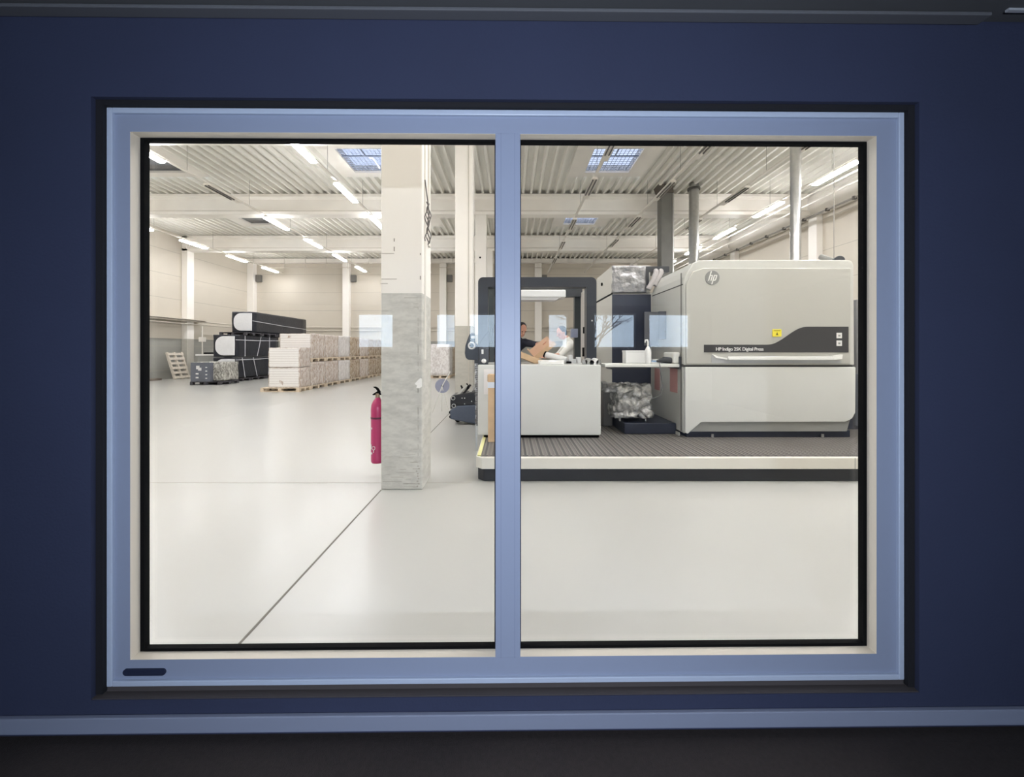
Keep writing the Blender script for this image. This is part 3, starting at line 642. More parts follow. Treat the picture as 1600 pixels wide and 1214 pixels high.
# dark hood at left, with a small white label
D = 5.335
hood = [(X(748, D), bz1+.03)]+[(X(p, D), Z(q, D)) for p, q in ((747.5, 545), (750, 535), (755, 527), (761, 520), (764.5, 518))]+[(X(764.5, D), bz1+.03)]
MB().prism(hood, 5.335, 5.41).build('round_hood', mat('hood_dark', (40, 40, 44), .3), st, .01)
box('hood_label', X(752.3, 5.33), X(755.5, 5.33), 5.329, 5.334, Z(553, 5.33), Z(546, 5.33), white, st)
MB().ball((X(756, 5.33), 5.34, Z(564, 5.33)), (.034, .03, .03)).build('knob', white, st, smooth=True)
# pendant panel with the white ring
cp = thing('control_panel', (-.54, 5.5, ZP), 'dark control panel with a white ring on the left end of the grey cabinet', 'control panel')
D = 5.5
pts = [(X(p, D), Z(q, D)) for p, q in ((726, 552), (727, 540), (733, 523), (736, 520.5), (741, 520), (742, 535), (748, 541), (751, 552), (751, 566), (746, 563), (731, 562), (727.5, 559))]
MB().prism(pts, D, D+.10).build('housing', mat('panel_slate', (58, 64, 74), .4), cp, .01)
def torus(cx, cy, cz, R, r, m, name, parent, n=28):
    MB().tube([(cx+R*math.cos(2*PI*k/n), cy, cz+R*math.sin(2*PI*k/n)) for k in range(n+1)], r, 8, caps=False).build(name, m, parent, smooth=True)
torus(X(737.3, D), D-.006, Z(540, D), .043, .0125, white, 'ring', cp)
MB().prism(rrect(X(736, D), X(742, D), Z(529, D), Z(525, D), .008), D-.005, D+.001).build('display', white, cp)
ch = MB()
for k in range(36):
    z = Z(564, D)-k*.026; x = X(744, D)+.012*math.sin(k*1.3); ch.box(x-.022, x+.022, D+.15, D+.19, z-.018, z)
ch.build('cable_chain', mat('chain_grey', (112, 108, 106), .5), cp)
MB().box(X(741, D), X(744, D), D+.2, D+.23, .0, Z(562, D)).build('post', steel, cp)
MB().box(X(741, D), X(751, D), D+.02, D+.25, Z(568, D), Z(562, D)).build('arm', dgrey, cp)
# notice and standing carton in front of the cabinet
nb = tag(box('notice_sheet', X(756, 5.295), X(773, 5.295)+.07, 5.290, 5.2995, Z(616, 5.295), Z(577, 5.295), mat('notice_paper', (236, 232, 230), .6)), 'white notice sheet taped to the grey cabinet, beside the mullion', 'notice')
box('printed_picture', X(761.5, 5.288), X(771, 5.288), 5.288, 5.2895, Z(596, 5.288), Z(585.5, 5.288), mat('brown_print', (190, 164, 130), .6), nb)
cs = thing('standing_carton', (-.24, 5.1, ZP), 'tall narrow cardboard sleeve with white tape, standing on the platform', 'carton')
D = 5.06
MB().box(X(762.5, D), X(778, D), D, D+.12, ZP, Z(585, D)).build('sleeve', card, cs, .004)
MB().box(X(762.5, D)-.002, X(778, D)+.002, D-.002, D+.122, Z(606, D), Z(597, D)).build('tape', mat('tape_white', (220, 226, 236), .4), cs)

# clutter on the cabinet
TZ = bz1+.001
def cb_box(name, cx, cy, z, w_, d_, h_, rz, ry, m, label, cat, group=None, parts=True):
    r = thing(name, (cx, cy, z), label, cat, group); M = Matrix.Translation((cx, cy, z)) @ Matrix.Rotation(rz, 4, 'Z') @ Matrix.Rotation(ry, 4, 'Y')
    MB().box(-w_/2, w_/2, -d_/2, d_/2, 0, h_, M).build('carton_body', m, r, .004)
    if parts: MB().box(-w_/2, w_/2, -.015, .015, h_, h_+.0015, M).build('tape', mat('brown_tape', (160, 120, 80), .3), r)
    return r
cb_box('cardboard_box', X(823, 5.9), 5.9, TZ+.04, .46, .3, .085, .1, .38, card, 'flat brown cardboard box lying tilted on the grey cabinet', 'box')
op = thing('open_carton', (X(842, 6.2), 6.2, TZ+.1), 'open pale cardboard box tilted in the hands of the person in black', 'box')
M = Matrix.Translation((X(838, 6.15), 6.15, TZ+.07)) @ Matrix.Rotation(-.68, 4, 'Y')
MB().box(-.02, .36, -.15, .15, 0, .012, M).box(-.02, .36, .14, .15, 0, .16, M).box(-.02, -.008, -.15, .15, 0, .2, M).build('carton_body', mat('pale_card', (214, 180, 154), .8), op)
MB().box(-.02, .36, -.16, -.15, -.02, .05, M).build('flap', card, op)
tag(crumple('white_cloth', X(842, 5.6), X(879, 5.6), 5.45, 5.85, TZ, TZ+.045, mat('cloth_white', (240, 238, 234), .9), None, .02, 8, 9, 4), 'crumpled white cloth on the front edge of the grey cabinet', 'cloth')
rl = thing('print_roll', (X(868, 5.95), 5.95, TZ+.05), 'long white roll with a black band lying across the cabinet top', 'roll')
MB().tube([(X(852, 5.95), 6.0, TZ+.13), (X(886, 5.8), 5.85, TZ+.05)], .045, 14).build('roll', white, rl)
MB().tube([(X(851.5, 5.95), 6.0, TZ+.133), (X(853.5, 5.95), 5.99, TZ+.125)], .048, 14).build('band', black, rl)
MB().box(X(886, 5.8), X(893, 5.8), 5.8, 5.95, TZ, TZ+.03).build('end_block', black, rl)
cl = thing('hardware_pile', (X(920, 5.6), 5.6, TZ), 'small pile of grey machine fittings at the right end of the cabinet top', 'fittings')
for k, (px_, r_, m) in enumerate(((913, .035, steel), (919, .045, mgrey), (924, .03, dgrey), (929, .045, white), (934, .03, mgrey))):
    MB().tube([(X(px_, 5.4), 5.36, TZ+r_), (X(px_, 5.4), 5.44, TZ+r_)], r_, 14).build('fitting', m, cl)
MB().box(X(911, 5.7), X(937, 5.7), 5.6, 5.8, TZ, TZ+.06).build('tray', mat('tray_grey', (130, 128, 122), .5), cl, .005)
for k in range(3):
    px_ = (893, 900, 887)[k]
    tag(box('small_part_box', X(px_, 6), X(px_+6, 6), 5.9, 6.02, TZ, TZ+.06+.03*k, white, None, .004), ['small white box on the cabinet top next to the black roll block', 'small white box at the foot of the rear black frame', 'tallest small white box beside the white roll'][k], 'box', 'small white boxes on the cabinet')

# ------------------------------------------------------------------ people
skin = mat('skin', (214, 160, 136), .5); hair = mat('dark_hair', (26, 20, 20), .6)
def finish(mb, name, m, parent, vox):
    o = mb.build(name, m, parent); md = o.modifiers.new('remesh', 'REMESH'); md.mode = 'VOXEL'; md.voxel_size = vox; md.use_smooth_shade = True
    s_ = o.modifiers.new('smooth', 'SMOOTH'); s_.iterations = 3; s_.factor = .5; return o
def person(loc, label, head, look, neck, chest, pelvis, arms, legs, shirt, pants, hcol=hair):
    """every joint given in world space; arms = [(shoulder, elbow, wrist, finger direction)]"""
    r = thing('person', loc, label, 'person'); V = Vector
    hd = V(head); lk = V(look).normalized(); side = lk.cross(V((0, 0, 1))).normalized(); up = side.cross(lk).normalized()
    R = Matrix((side, lk, up)).transposed()
    b = MB(); b.ball(hd+up*.02, (.078, .095, .105), R); b.ball(hd-up*.055+lk*.028, (.055, .062, .058), R)
    b.limb([hd+lk*.088+up*.01, hd+lk*.112-up*.018], [.011, .016], 8)                 # nose
    b.ball(hd-up*.058+lk*.083, (.026, .012, .009), R)                                # mouth
    for s_ in (-1, 1): b.ball(hd+side*s_*.08-up*.005, (.01, .02, .032), R); b.ball(hd+side*s_*.032+lk*.086+up*.022, .012)
    b.limb([hd-up*.06-lk*.01, V(neck)], [.052, .058])
    ch, pv = V(chest), V(pelvis)
    b.limb([V(neck), ch, (ch+pv)/2, pv], [.07, .135, .125, .135])
    sh = MB(); sh.limb([V(neck)-(V(neck)-ch)*.15, ch, (ch+pv)/2, pv], [.09, .155, .145, .15])
    for (s0, el, wr, fd) in arms:
        s0, el, wr, fd = V(s0), V(el), V(wr), V(fd).normalized()
        b.limb([ch, s0, el, (el+wr)/2, wr], [.09, .058, .042, .038, .026]); sh.limb([ch+(s0-ch)*.3, s0, s0+(el-s0)*.5, el, el+(wr-el)*.15], [.12, .075, .064, .056, .052])
        pc_ = wr+fd*.05; q = fd.orthogonal().normalized(); q2 = fd.cross(q)
        b.limb([wr, pc_, wr+fd*.085], [.028, .036, .030], 10)
        for k, ln in enumerate((.062, .07, .066, .052)):
            o_ = q*(k-1.5)*.021; p0 = wr+fd*.085+o_; b.limb([p0, p0+fd*ln*.5-q2*.006, p0+fd*ln-q2*.022], [.0095, .009, .0075], 7)
        p0 = wr+fd*.03+q*.034; b.limb([p0, p0+q*.022+fd*.025, p0+q*.026+fd*.055], [.012, .010, .009], 7)
    tr = MB()
    for (hp, kn, an) in legs:
        hp, kn, an = V(hp), V(kn), V(an); b.limb([pv, hp, kn, an], [.11, .085, .055, .04]); tr.limb([pv, hp, kn, an+V((0, 0, .03))], [.145, .10, .07, .058])
    body = finish(b, 'body', skin, r, .009)
    finish(sh, 'shirt', shirt, r, .016); finish(tr, 'trousers', pants, r, .018)
    hb = MB(); hb.ball(hd+up*.036-lk*.022, (.088, .094, .10), R); hb.ball(hd-lk*.05+up*.0, (.078, .06, .09), R); finish(hb, 'hair', hcol, r, .012)
    eb = MB()
    for s_ in (-1, 1): eb.ball(hd+side*s_*.032+lk*.094+up*.02, .008)
    eb.build('eyes', black, r)
    sb = MB()
    for (hp, kn, an) in legs:
        a = V(an); f_ = V((lk.x, lk.y, 0)).normalized(); sb.limb([V((a.x, a.y, ZP+.045))-f_*.04, V((a.x, a.y, ZP+.042))+f_*.15], [.044, .036])
    finish(sb, 'shoes', black, r, .012)
    return r
person((.0, 7.1, ZP), 'person in a dark shirt bending over the grey cabinet, mostly behind the mullion',
    (0.195, 6.72, 1.79), (0.45, -1.0, -0.65), (0.12, 6.86, 1.67), (0.05, 6.93, 1.5), (0.02, 7.12, 1.14),
    [((-0.18, 6.92, 1.56), (-0.27, 6.78, 1.33), (-0.21, 6.55, 1.315), (0.15, -1.0, -0.1)), ((0.26, 6.86, 1.58), (0.43, 6.66, 1.54), (0.52, 6.42, 1.545), (0.3, -1.0, 0.05))],
    [((-0.09, 7.13, 1.08), (-0.11, 7.0, 0.74), (-0.11, 7.1, 0.35)), ((0.13, 7.13, 1.08), (0.15, 7.02, 0.74), (0.16, 7.12, 0.35))],
    mat('dark_shirt', (30, 32, 48), .8), mat('dark_trousers', (44, 46, 56), .85))
person((1.2, 7.7, ZP), 'person in a white shirt leaning forward behind the black frames',
    (.99, 7.62, 1.78), (-1, -.45, -.45), (1.09, 7.66, 1.66), (1.16, 7.68, 1.48), (1.27, 7.74, 1.14),
    [((1.14, 7.50, 1.54), (.95, 7.36, 1.36), (.76, 7.28, 1.35), (-1, -.2, -.1)), ((1.12, 7.86, 1.54), (.94, 7.86, 1.34), (.74, 7.72, 1.34), (-1, -.3, -.1))],
    [((1.25, 7.62, 1.08), (1.2, 7.6, .74), (1.25, 7.62, .35)), ((1.28, 7.86, 1.08), (1.23, 7.86, .74), (1.28, 7.86, .35))],
    mat('white_shirt', (232, 230, 222), .8), mat('grey_trousers', (120, 118, 116), .85))

# ------------------------------------------------------------------ the press
pr_ = thing('printing_press', (3.5, 6.5, ZP), 'large light grey digital printing press with a dark stripe and round logo', 'printing press')
D = 5.3; k_ = D/F
def G(px_, py_): return (X(px_, D), Z(py_, D))
YB = 6.54
up = [G(1070, 570.5), G(1070, 443), G(1072, 432), G(1077, 421), G(1084, 411), G(1094, 405.5), G(1330, 405), G(1335, 408), G(1337, 414), G(1338, 570.5)]
MB().prism(up, D+.03, YB).build('upper_body', lgrey, pr_, .012)
# side part continues behind at the right
MB().box(2.7, 4.6, YB+.001, 9.4, ZP, 2.55).build('rear_body', lgrey, pr_, .02)
dr = [G(1071, 569), G(1071, 440)]+[G(1080, 420), G(1095, 409)]+[G(1332, 409), G(1336, 413), G(1337, 569)]
ud = [G(1072.5, 569), G(1072.5, 443), G(1083, 424), G(1100, 418.5), G(1330, 418.5), G(1330, 569)]
MB().prism(ud, D+.004, D+.031).build('upper_door', mat('upper_door_enamel', (180, 179, 172), .35, coat=.2), pr_, .01)
lo = [G(1070, 573.5), G(1338, 573.5), G(1338, 640), G(1336, 655), G(1330, 668), G(1325, 676), G(1077, 676), G(1073, 679), G(1070, 677)]
MB().prism(lo, D+.06, YB).build('lower_body', lgrey, pr_, .01)
ld = [G(1071, 573.5), G(1337.5, 573.5), G(1337, 645), G(1332, 654), G(1322, 659.5), G(1096, 660), G(1075, 678), G(1071, 676)]
MB().prism(ld, D+.002, D+.061).build('lower_door', mat('lower_door_enamel', (212, 213, 209), .35, coat=.2), pr_, .01)
MB().prism([G(1097, 660.5), G(1322, 660), G(1331, 657), G(1326, 674.5), G(1079, 675)], D+.03, D+.07).build('kick_panel', mgrey, pr_)
MB().prism([G(1070, 569.2), G(1337, 569.2), G(1337, 573.8), G(1070, 573.8)], D+.045, D+.2).build('door_gap', mat('shadow_gap_seal', (60, 60, 62), .6), pr_)
MB().box(X(1076, D), X(1334, D), D+.06, YB, ZP, Z(674, D)).build('plinth', navyp, pr_)
for px_ in (1115, 1288): MB().tube([(X(px_, D), D+.03, ZP), (X(px_, D), D+.03, ZP+.045)], .018, 10).build('foot', steel, pr_)
# dark swoosh stripe
def smooth(a, b, t): t = max(0, min(1, t)); t = t*t*(3-2*t); return a+(b-a)*t
top = [(1100, 538.5)]+[(1200+i*5, smooth(538.5, 510.5, i/12)) for i in range(13)]+[(1325.5, 510.5)]
stripe = MB()
for i in range(len(top)-1):
    a, b_ = top[i], top[i+1]; stripe.prism([G(a[0], 550.5), G(b_[0], 550.5), G(*b_), G(*a)], D-.004, D+.004)
stm = stripe.build('dark_stripe', mat('stripe_charcoal', (58, 58, 60), .35), pr_)
bm = bmesh.new(); bm.from_mesh(stm.data); bmesh.ops.remove_doubles(bm, verts=bm.verts, dist=.0002); bm.to_mesh(stm.data); bm.free()
text('HP Indigo 25K Digital Press', 'name_lettering', X(1118, D), D-.0062, Z(547.8, D), .062, white, pr_, bold=.0008, thick=.001, space=.93)
MB().box(X(1306.5, D), X(1315, D), D-.007, D-.004, Z(528.5, D), Z(520, D)).build('button', white, pr_, .003)
MB().box(X(1306.5, D), X(1315, D), D-.007, D-.004, Z(540.5, D), Z(532, D)).build('button', white, pr_, .003)
for q in (524.3, 536.3): box('button_icon', X(1309, D), X(1312.5, D), D-.0078, D-.0071, Z(q+1.6, D), Z(q-1.2, D), mgrey, pr_)
wy = MB().prism(rrect(X(1207, D), X(1221, D), Z(526, D), Z(514.5, D), .008), D-.002, D+.004).build('warning_label', mat('label_yellow', (238, 222, 70), .5), pr_)
MB().box(X(1209, D), X(1219, D), D-.0028, D-.0021, Z(517.2, D), Z(516.4, D)).prism([G(1212, 523.5), G(1216, 523.5), G(1214, 519)], D-.0028, D-.0021).build('label_print', mat('olive_print', (110, 104, 30), .6), pr_)
# logo disc with the slanted letters running to its rim
cx, cz = X(1113, D), Z(434, D); R_ = 11.2*k_
MB().prism([(cx+R_*math.cos(2*PI*i/48), cz+R_*math.sin(2*PI*i/48)) for i in range(48)], D-.002, D+.004).build('logo_disc', mat('logo_grey', (128, 128, 126), .4), pr_)
lm = MB(); tilt = .30
def sl(x, z): return (cx+x*k_+z*k_*tilt, cz+z*k_)
def bar(x0, x1, z0, z1): lm.prism([sl(x0, z0), sl(x1, z0), sl(x1, z1), sl(x0, z1)], D-.0045, D-.002)
bar(-5.6, -3.9, -4.6, 10.3); bar(-1.9, -.2, -4.6, 2.6); bar(-4.2, -1.2, 2.9, 4.4)          # h
lm.prism([sl(-1.2, 4.4), sl(-1.2, 2.9), sl(-.2, 2.3), sl(-.6, 3.8)], D-.0045, D-.002)
bar(1.2, 2.9, -10.2, 4.4); bar(4.9, 6.6, -3.2, 3.0); bar(2.9, 5.4, 2.9, 4.4); bar(2.9, 5.4, -4.6, -3.1)   # p
lm.prism([sl(5.4, 4.4), sl(5.2, 2.9), sl(6.6, 2.8), sl(6.3, 3.9)], D-.0045, D-.002); lm.prism([sl(5.2, -3.1), sl(5.4, -4.6), sl(6.3, -4.0), sl(6.6, -3.0)], D-.0045, D-.002)
lm.build('logo_letters', mat('logo_pale', (226, 226, 220), .4), pr_)
# handle recess and bar
MB().prism([G(1112, 554), G(1135, 562), G(1135, 567), G(1112, 567.5)], D-.0005, D+.004).prism([G(1112, 567.5), G(1135, 563), G(1314, 563), G(1314, 567.5)], D-.0008, D+.0038).build('handle_recess', mat('recess_grey', (170, 172, 174), .5), pr_)
MB().prism([G(1136, 557), G(1300, 557), G(1300, 562.5), G(1136, 562.5)], D-.045, D-.012).box(X(1138, D), X(1143, D), D-.02, D+.004, Z(562, D), Z(557.5, D)).box(X(1293, D), X(1298, D), D-.02, D+.004, Z(562, D), Z(557.5, D)).build('handle_bar', mat('handle_white', (236, 236, 232), .25), pr_, .008)
MB().prism([G(1300, 556), G(1314, 554), G(1313, 561), G(1300, 562)], D-.03, D+.004).prism([G(1112, 553), G(1122, 557), G(1136, 559.5), G(1136, 562), G(1118, 559)], D-.01, D+.003).build('handle_end', mat('handle_end_white', (240, 240, 236), .3), pr_)
# side face details, plane x = X(1070)
sx = X(1070, D)-.0008
def side_y(px_): return sx*F/(px_-VX)
def side_quad(name, pa, pb, za, zb, m, th=.006):
    return MB().box(sx-th, sx+.001, side_y(pb), side_y(pa), za, zb).build(name, m, pr_)
side_quad('side_groove', 1063.5, 1065, .35, 2.50, mat('groove_grey', (120, 120, 116), .6), .002)
side_quad('side_seam', 1019, 1067, 2.33, 2.345, mat('side_seam_dark', (70, 68, 66), .6), .002)
side_quad('hazard_sheet', 1047, 1058.5, .85, 1.19, mat('faded_red_print', (188, 142, 138), .6), .003)
side_quad('hazard_sheet', 1023, 1031, .82, 1.16, MATS['faded_red_print'], .003)
MB().prism([(X(1070, D)-.02, 5.45), (X(1070, D)-.001, 5.45), (X(1070, D)-.001, 5.60), (X(1070, D)-.02, 5.60)], ZP, .32, 'z').build('corner_foot', lgrey, pr_)
tg = MB().box(X(1338.3, 5.9), 6.5, 5.9, 8.0, ZP+.35, Z(468, 5.9)); 
rc = thing('side_cabinet', (5.7, 6.9, ZP), 'dark grey cabinet at the right end behind the press', 'cabinet')
tg.build('upper_panel', mat('cabinet_grey', (122, 122, 124), .4), rc, .01)
MB().box(5.1, 6.5, 5.86, 5.899, ZP+.05, Z(584, 5.86)).build('lower_panel', mat('cabinet_slate', (74, 78, 86), .4), rc, .01)
MB().box(5.0, 6.5, 5.89, 8.0, ZP, ZP+.345).build('base', navyp, rc)
# pipe with a black cap on top of the press
tp = thing('roof_pipe', (X(1300, 6.4), 6.4, Z(405, 5.33)), 'silver pipe with a round black cap on top of the press', 'pipe')
PZ = 2.70
MB().tube([(X(1283, 6.6), 6.6, Z(401.5, 6.6)), (X(1306, 6.3), 6.3, PZ+.14)], .045, 14).build('pipe', steel, tp)
MB().tube([(X(1306, 6.3), 6.3, PZ+.14), (X(1312, 6.15), 6.15, PZ+.145)], .07, 18).build('cap', dgrey, tp, .008)
MB().box(X(1301, 6.5)-.04, X(1301, 6.5)+.04, 6.4, 6.5, 2.62, PZ+.1).build('bracket', steel, tp)
MB().tube([(X(1303, 6.4), 6.4, PZ+.16), (X(1303, 6.4), 6.4, ZCE)], .006, 6).build('suspension_wire', MATS['wire'], tp)

# unit behind with the silver wrapped box
u = thing('supply_cabinet', (2.0, 7.1, ZP), 'tall dark fronted cabinet with grey side between frame and press', 'cabinet')
ux0, ux1, uy0, uy1 = X(956, 6.56), 2.325, 6.56, 7.78
MB().box(ux0+.012, ux1, uy0, uy1, ZP+.10, Z(458, 6.54)).build('body', mat('unit_side_grey', (196, 194, 186), .4), u, .008)
MB().box(ux0, ux1-.001, uy0-.02, uy0-.001, ZP+.2, Z(460, 6.54)).build('front_panel', navyp, u, .006)
MB().box(ux0+.014, ux1, uy0+.01, uy1, Z(457, 6.54), Z(414, 6.54)).build('top_box', MATS['unit_side_grey'], u, .01)
foil = mat('crinkled_foil', (150, 150, 152), .22, metal=.55, var=.25, vscale=9, bump=1.0, bscale=16)
crumple('foil_cover', ux0, X(1010, 6.5), uy0-.04, uy0+.008, Z(457, 6.5), Z(415, 6.5), foil, u, .02, 14, 9, 3)
MB().tube([(ux0-.006, 7.3, 2.66), (ux0+.02, 7.3, 2.66)], .03, 12).build('round_port', black, u)
MB().box(ux0+.004, ux0+.013, uy0, uy1, Z(459.5, 6.54), Z(457, 6.54)).build('side_seam', black, u)
MB().box(X(1011, 6.5), X(1048, 6.5), 6.56, 6.9, Z(424, 6.5), Z(415, 6.5)).box(X(1011, 6.5), X(1016, 6.5), 6.56, 6.9, Z(445, 6.5), Z(424, 6.5)).build('bracket', dgrey, u)
for a in (0, 1): MB().tube([(X(1013+a*9, 6.45), 6.45, Z(452-a*6, 6.45)), (X(1020+a*8, 6.45), 6.45, Z(440-a*5, 6.45)), (X(1025+a*8, 6.45), 6.45, Z(426, 6.45)), (X(1028+a*8, 6.5), 6.6, Z(420, 6.45))], .042, 12).build('flexible_hose', mat('hose_grey', (186, 180, 178), .4, bump=.8, bscale=50, stretch=(.2, .2, 3)), u)
box('base', ux0+.03, ux1, uy0+.02, uy1, ZP, ZP+.099, black, u)
# low dark step unit
MB().box(1.60, sx-.01, 5.55, 6.5, ZP, ZP+.15).build('step', navyp, None, .01)
o = bpy.data.objects['step']; tag(o, 'low dark step box on the platform against the press side', 'step')
MB().box(X(1008, 5.9), X(1030, 5.9), 5.92, 5.95, Z(540, 5.9), Z(487, 5.9)).box(X(1030, 5.9), sx-.002, 5.92, 5.95, Z(530, 5.9), Z(486, 5.9)).build('display_screen', mat('display_grey', (88, 90, 96), .3), pr_, .008)
# shelf with its things
sh = thing('side_shelf', (1.8, 5.6, 1.25), 'white shelf fixed to the left side of the press', 'shelf')
SZ = 1.262
MB().box(X(945, 5.4), sx-.004, 5.40, 5.80, SZ-.045, SZ).build('shelf_board', mat('shelf_white', (222, 222, 216), .4), sh, .01)
MB().box(sx-.10, sx-.006, 5.42, 5.78, SZ+.001, SZ+.16).build('shelf_bracket', MATS['shelf_white'], sh, .02)
MB().box(sx-.03, sx-.003, 5.395, 5.80, SZ-.07, SZ+.1).build('mounting_plate', dgrey, sh, .006)
MB().box(1.40, 1.9, 5.5, 5.79, SZ-.049-.03, SZ-.046).build('under_tray', dgrey, sh)
SZ += .0015
wbx = thing('white_case', (1.75, 5.62, SZ), 'low white box on the shelf beside the spray bottle', 'box')
MB().box(X(977, 5.6), X(1013, 5.6), 5.58, 5.75, SZ, Z(548, 5.6)).build('box_body', white, wbx, .008)
MB().box(X(977, 5.6)-.004, X(1013, 5.6)+.004, 5.575, 5.752, Z(550.5, 5.6), Z(547.5, 5.6)).build('lid', white, wbx, .004)
sb = thing('spray_bottle', (X(1012.5, 5.46), 5.46, SZ), 'white spray bottle standing on the side shelf', 'bottle')
bx = X(1012.5, 5.46)
MB().tube([(bx, 5.46, SZ), (bx, 5.46, SZ+.015), (bx, 5.46, SZ+.18), (bx, 5.46, SZ+.215), (bx, 5.46, SZ+.235)], [.038, .042, .042, .028, .015], 16).build('bottle_body', white, sb, smooth=True)
MB().tube([(bx, 5.46, SZ+.235), (bx, 5.46, SZ+.30), (bx-.01, 5.46, SZ+.325), (bx-.035, 5.46, SZ+.325), (bx-.04, 5.46, SZ+.29)], [.012, .012, .013, .011, .009], 10).build('spray_head', white, sb)
hs = thing('hand_scanner', (X(1039, 5.5), 5.5, SZ), 'dark hand scanner lying on the shelf right of the bottle', 'scanner')
MB().limb([(X(1028, 5.5), 5.5, SZ+.035), (X(1038, 5.5), 5.5, SZ+.05), (X(1047, 5.5), 5.5, SZ+.045)], [.02, .045, .042]).build('scanner_body', dgrey, hs)
MB().tube([(X(1030, 5.4), 5.39, SZ+.02), (X(1031, 5.4), 5.37, SZ-.12), (X(1035, 5.4), 5.39, SZ-.3), (X(1032, 5.4), 5.4, SZ-.42), (X(1022, 5.4), 5.42, SZ-.47), (X(1012, 5.4), 5.45, SZ-.46)], .006, 6).build('cable', mat('cable_grey', (90, 90, 92), .5), hs)
dp = thing('document_stack', (X(1028, 5.6), 5.66, SZ), 'stack of papers and a folder on the shelf behind the scanner', 'papers')
for k in range(3): MB().box(X(1018+k, 5.6), X(1050-k*2, 5.6), 5.6, 5.77, SZ+.02*k, SZ+.02*k+.018).build('folder', [white, mat('blue_folder', (150, 180, 214), .5), white][k], dp)
# plastic wrapped chair
wc = thing('wrapped_stool', (1.75, 5.75, ZP), 'stool or trolley covered in crinkled clear plastic on the platform', 'covered stool')
plast = mat('crinkled_plastic', (168, 168, 166), .12, metal=.5, var=.45, vscale=16, bump=1.0, bscale=26)
crumple('plastic_cover', X(962, 5.7), X(1015, 5.7), 5.62, 6.0, Z(650, 5.7), Z(602, 5.7), plast, wc, .05, 22, 13, 5)
crumple('plastic_cover', X(943, 5.8), X(966, 5.8), 5.7, 5.95, Z(612, 5.8), Z(599, 5.8), plast, wc, .05, 8, 8, 8)
crumple('plastic_skirt', X(958, 5.7), X(1019, 5.7), 5.64, 5.98, Z(652, 5.7), Z(636, 5.7), plast, wc, .045, 16, 13, 6)
for a, b_ in ((X(968, 5.7), 5.68), (X(1008, 5.7), 5.68), (X(968, 5.7), 5.92), (X(1008, 5.7), 5.92)):
    MB().tube([(a, b_, ZP+.155*(a > 1.5)+.002), (a, b_, Z(645, 5.7))], .014, 8).build('leg', steel, wc)
MB().box(X(940, 6.2), X(955, 6.2), 6.1, 6.5, ZP, Z(600, 6.2)).build('waste_bin', mat('bin_grey', (108, 106, 102), .5), None, .02)
tag(bpy.data.objects['waste_bin'], 'dark grey bin in the gap between cabinet and press', 'bin')
MB().box(X(940, 5.9), X(947, 5.9), 5.85, 6.05, .9, .94)

# ------------------------------------------------------------------ ducts
def duct(px_, D_, r, z0, z1, label, flange=None):
    x = X(px_, D_); o = thing('ventilation_duct', (x, D_, z0), label, 'duct', 'round silver ducts')
    pts = []; rs = []; n = int((z1-z0)/.12)
    for i in range(n+1):
        z = z0+(z1-z0)*i/n; pts += [(x, D_, z), (x, D_, z+.012)] if i < n else [(x, D_, z)]; rs += [r*1.03, r] if i < n else [r]
    MB().tube(pts, rs, 20).build('spiral_pipe', steel, o, smooth=True)
    if flange: MB().tube([(x, D_, flange), (x, D_, flange+.06)], r*1.35, 20).build('collar', mat('dark_collar', (70, 68, 64), .5), o)
    return o
duct(1084, 14.5, .165, 1.5, ZCE+.1, 'round silver duct rising behind the left edge of the press', H+5.85)
duct(1243, 9.5, .11, 1.5, ZCE+.1, 'round silver duct rising above the middle of the press')
dd = thing('square_duct', (X(1043, 14.5), 14.5, 1.5), 'dark grey rectangular duct rising left of the silver ducts', 'duct')
MB().box(X(1033.5, 14.5), X(1052, 14.5), 14.5, 14.9, 1.5, H+5.75).build('duct_body', mat('dark_zinc', (112, 112, 108), .45, metal=.3, var=.1), dd)
MB().box(X(1051, 14.49), X(1053, 14.49), 14.48, 14.92, 1.5, H+5.75).build('edge_rail', steel, dd)
MB().prism([(X(1033.5, 14.5), H+5.75), (X(1052, 14.5), H+5.75), (X(1050, 14.5), ZCE+.05), (X(1028, 14.5), ZCE+.05)], 14.45, 14.95).build('roof_boot', mat('boot_brown', (92, 84, 76), .7), dd)

# ------------------------------------------------------------------ floor items between column and platform
bt = thing('black_tool_cart', (-.9, 7.85, 0), 'black wheeled trolley with levers and slate blue cover left of the cabinet', 'trolley')
D = 7.68
def T(px_, py_): return (X(px_, D), Z(py_, D))
MB().prism([T(703, 655), T(703, 641), T(714, 634), T(752, 632), T(756, 664), T(747, 664), T(722, 659)], D, D+.6).build('fabric_cover', mat('slate_cover', (82, 90, 106), .7, bump=.6, bscale=8), bt, .03)
MB().prism([T(703, 640), T(703, 622), T(706, 618), T(755, 611), T(755, 632), T(714, 635)], D+.02, D+.5).build('frame', mat('cart_black', (30, 32, 38), .35), bt, .02)
for (px_, py_) in ((708, 622), (709, 634)): torus(X(px_, D), D-.005, Z(py_, D), .035, .008, steel, 'roller_end', bt, 16)
for (px_, py_) in ((722, 622), (726, 622), (737, 627), (726, 631)): MB().ball((X(px_, D), D-.002, Z(py_, D)), .011, nu=8, nv=6).build('bolt', white, bt)
for k, (a, c_) in enumerate(((711, 728), (719, 733), (727, 742), (736, 748))):
    p0 = Vector((X(a+2, D), D+.1+.05*k, Z(619, D))); p1 = Vector((X(c_+1, D), D+.12+.05*k, Z(602.5-.4*k, D)))
    MB().tube([p0, p1], .028, 4).build('slanted_rail', [steel, mat('rail_black', (26, 26, 28), .3)][k % 2], bt)
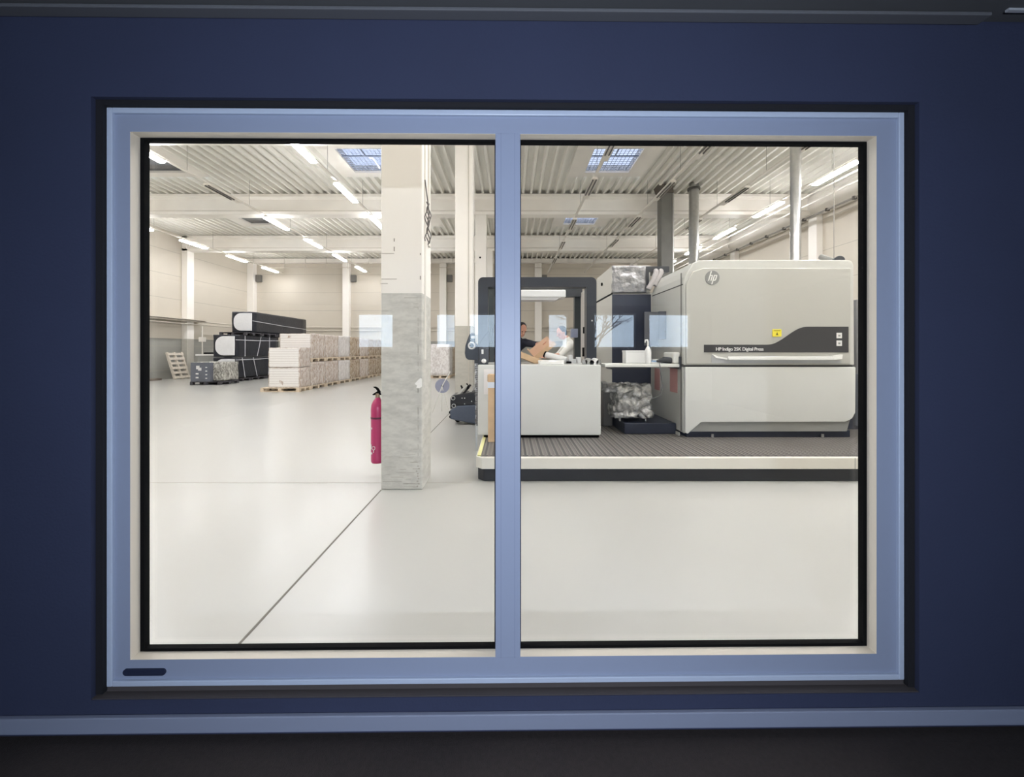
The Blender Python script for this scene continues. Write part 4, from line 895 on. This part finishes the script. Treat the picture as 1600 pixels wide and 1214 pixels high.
for (px_, py_) in ((719, 603), (728, 600)): MB().tube([(X(px_+2, D), D+.12, Z(py_+9, D)), (X(px_+2, D), D+.12, Z(py_+4, D)), (X(px_, D), D+.12, Z(py_, D))], [.02, .018, .014], 8).build('lever', black, bt)
for (px_, py_) in ((703, 645), (703.5, 652)): MB().tube([(X(px_, D), D+.05, Z(py_, D)), (X(px_, D), D+.12, Z(py_, D))], .03, 12).build('wheel', black, bt)
for xx in (X(712, D), X(748, D)): MB().tube([(xx, D+.3, .06), (xx, D+.36, .06)], .06, 14).build('caster', black, bt)
rs = thing('reel_stand', (-1.66, 9.3, 0), 'grey blue reel disc on a thin white folding stand behind the nearest column', 'reel')
D = 9.2
cxr, czr = X(691, D), Z(603, D)
MB().tube([(cxr, D, czr), (cxr, D+.05, czr)], .165, 28).build('disc', mat('reel_blue_grey', (150, 152, 172), .4), rs)
MB().tube([(cxr, D-.02, czr), (cxr, D+.0, czr)], .03, 12).build('hub', dgrey, rs)
wst = mat('white_tube', (228, 226, 220), .4)
MB().tube([(cxr, D-.03, czr), (X(704, D), D-.03, Z(580, D))], .012, 8).build('arm', wst, rs)
for (px_, py_) in ((676, 640), (688, 625), (700, 620)): MB().tube([(cxr, D-.03, czr), (X(px_, D)*1.0, D-.03+(.2 if px_ > 680 else 0), .005)], .008, 6).build('leg', wst, rs)
# ------------------------------------------------------------------ sub-parts: small pieces belong to the part they sit on
def sub(root, pairs):
    for par, kids in pairs:
        ps = [c for c in root.children if c.name.split('.')[0] == par]
        for kd in kids:
            for i, c in enumerate([c for c in root.children if c.name.split('.')[0] == kd]): c.parent = ps[min(i, len(ps)-1)]
sub(pr_, [('upper_door', ['handle_bar', 'handle_end', 'handle_recess']), ('dark_stripe', ['name_lettering']), ('button', ['button_icon']), ('logo_disc', ['logo_letters']), ('warning_label', ['label_print'])])
sub(fe, [('cylinder', ['band', 'printed_mark']), ('valve', ['handle'])])
sub(st, [('work_lamp', ['lamp_diffuser']), ('round_hood', ['hood_label', 'knob']), ('portal_frame', ['warning_mark'])])
sub(cp, [('housing', ['ring', 'display'])]); sub(wbx, [('box_body', ['lid'])]); sub(rl, [('roll', ['band'])]); sub(bt, [('frame', ['bolt', 'roller_end', 'lever'])])
sub(gc, [('front_panel', ['sticker'])]); sub(rs, [('disc', ['hub'])]); sub(wn, [('mullion', ['mullion_groove']), ('window_frame', ['drain_cap', 'reveal_liner'])])
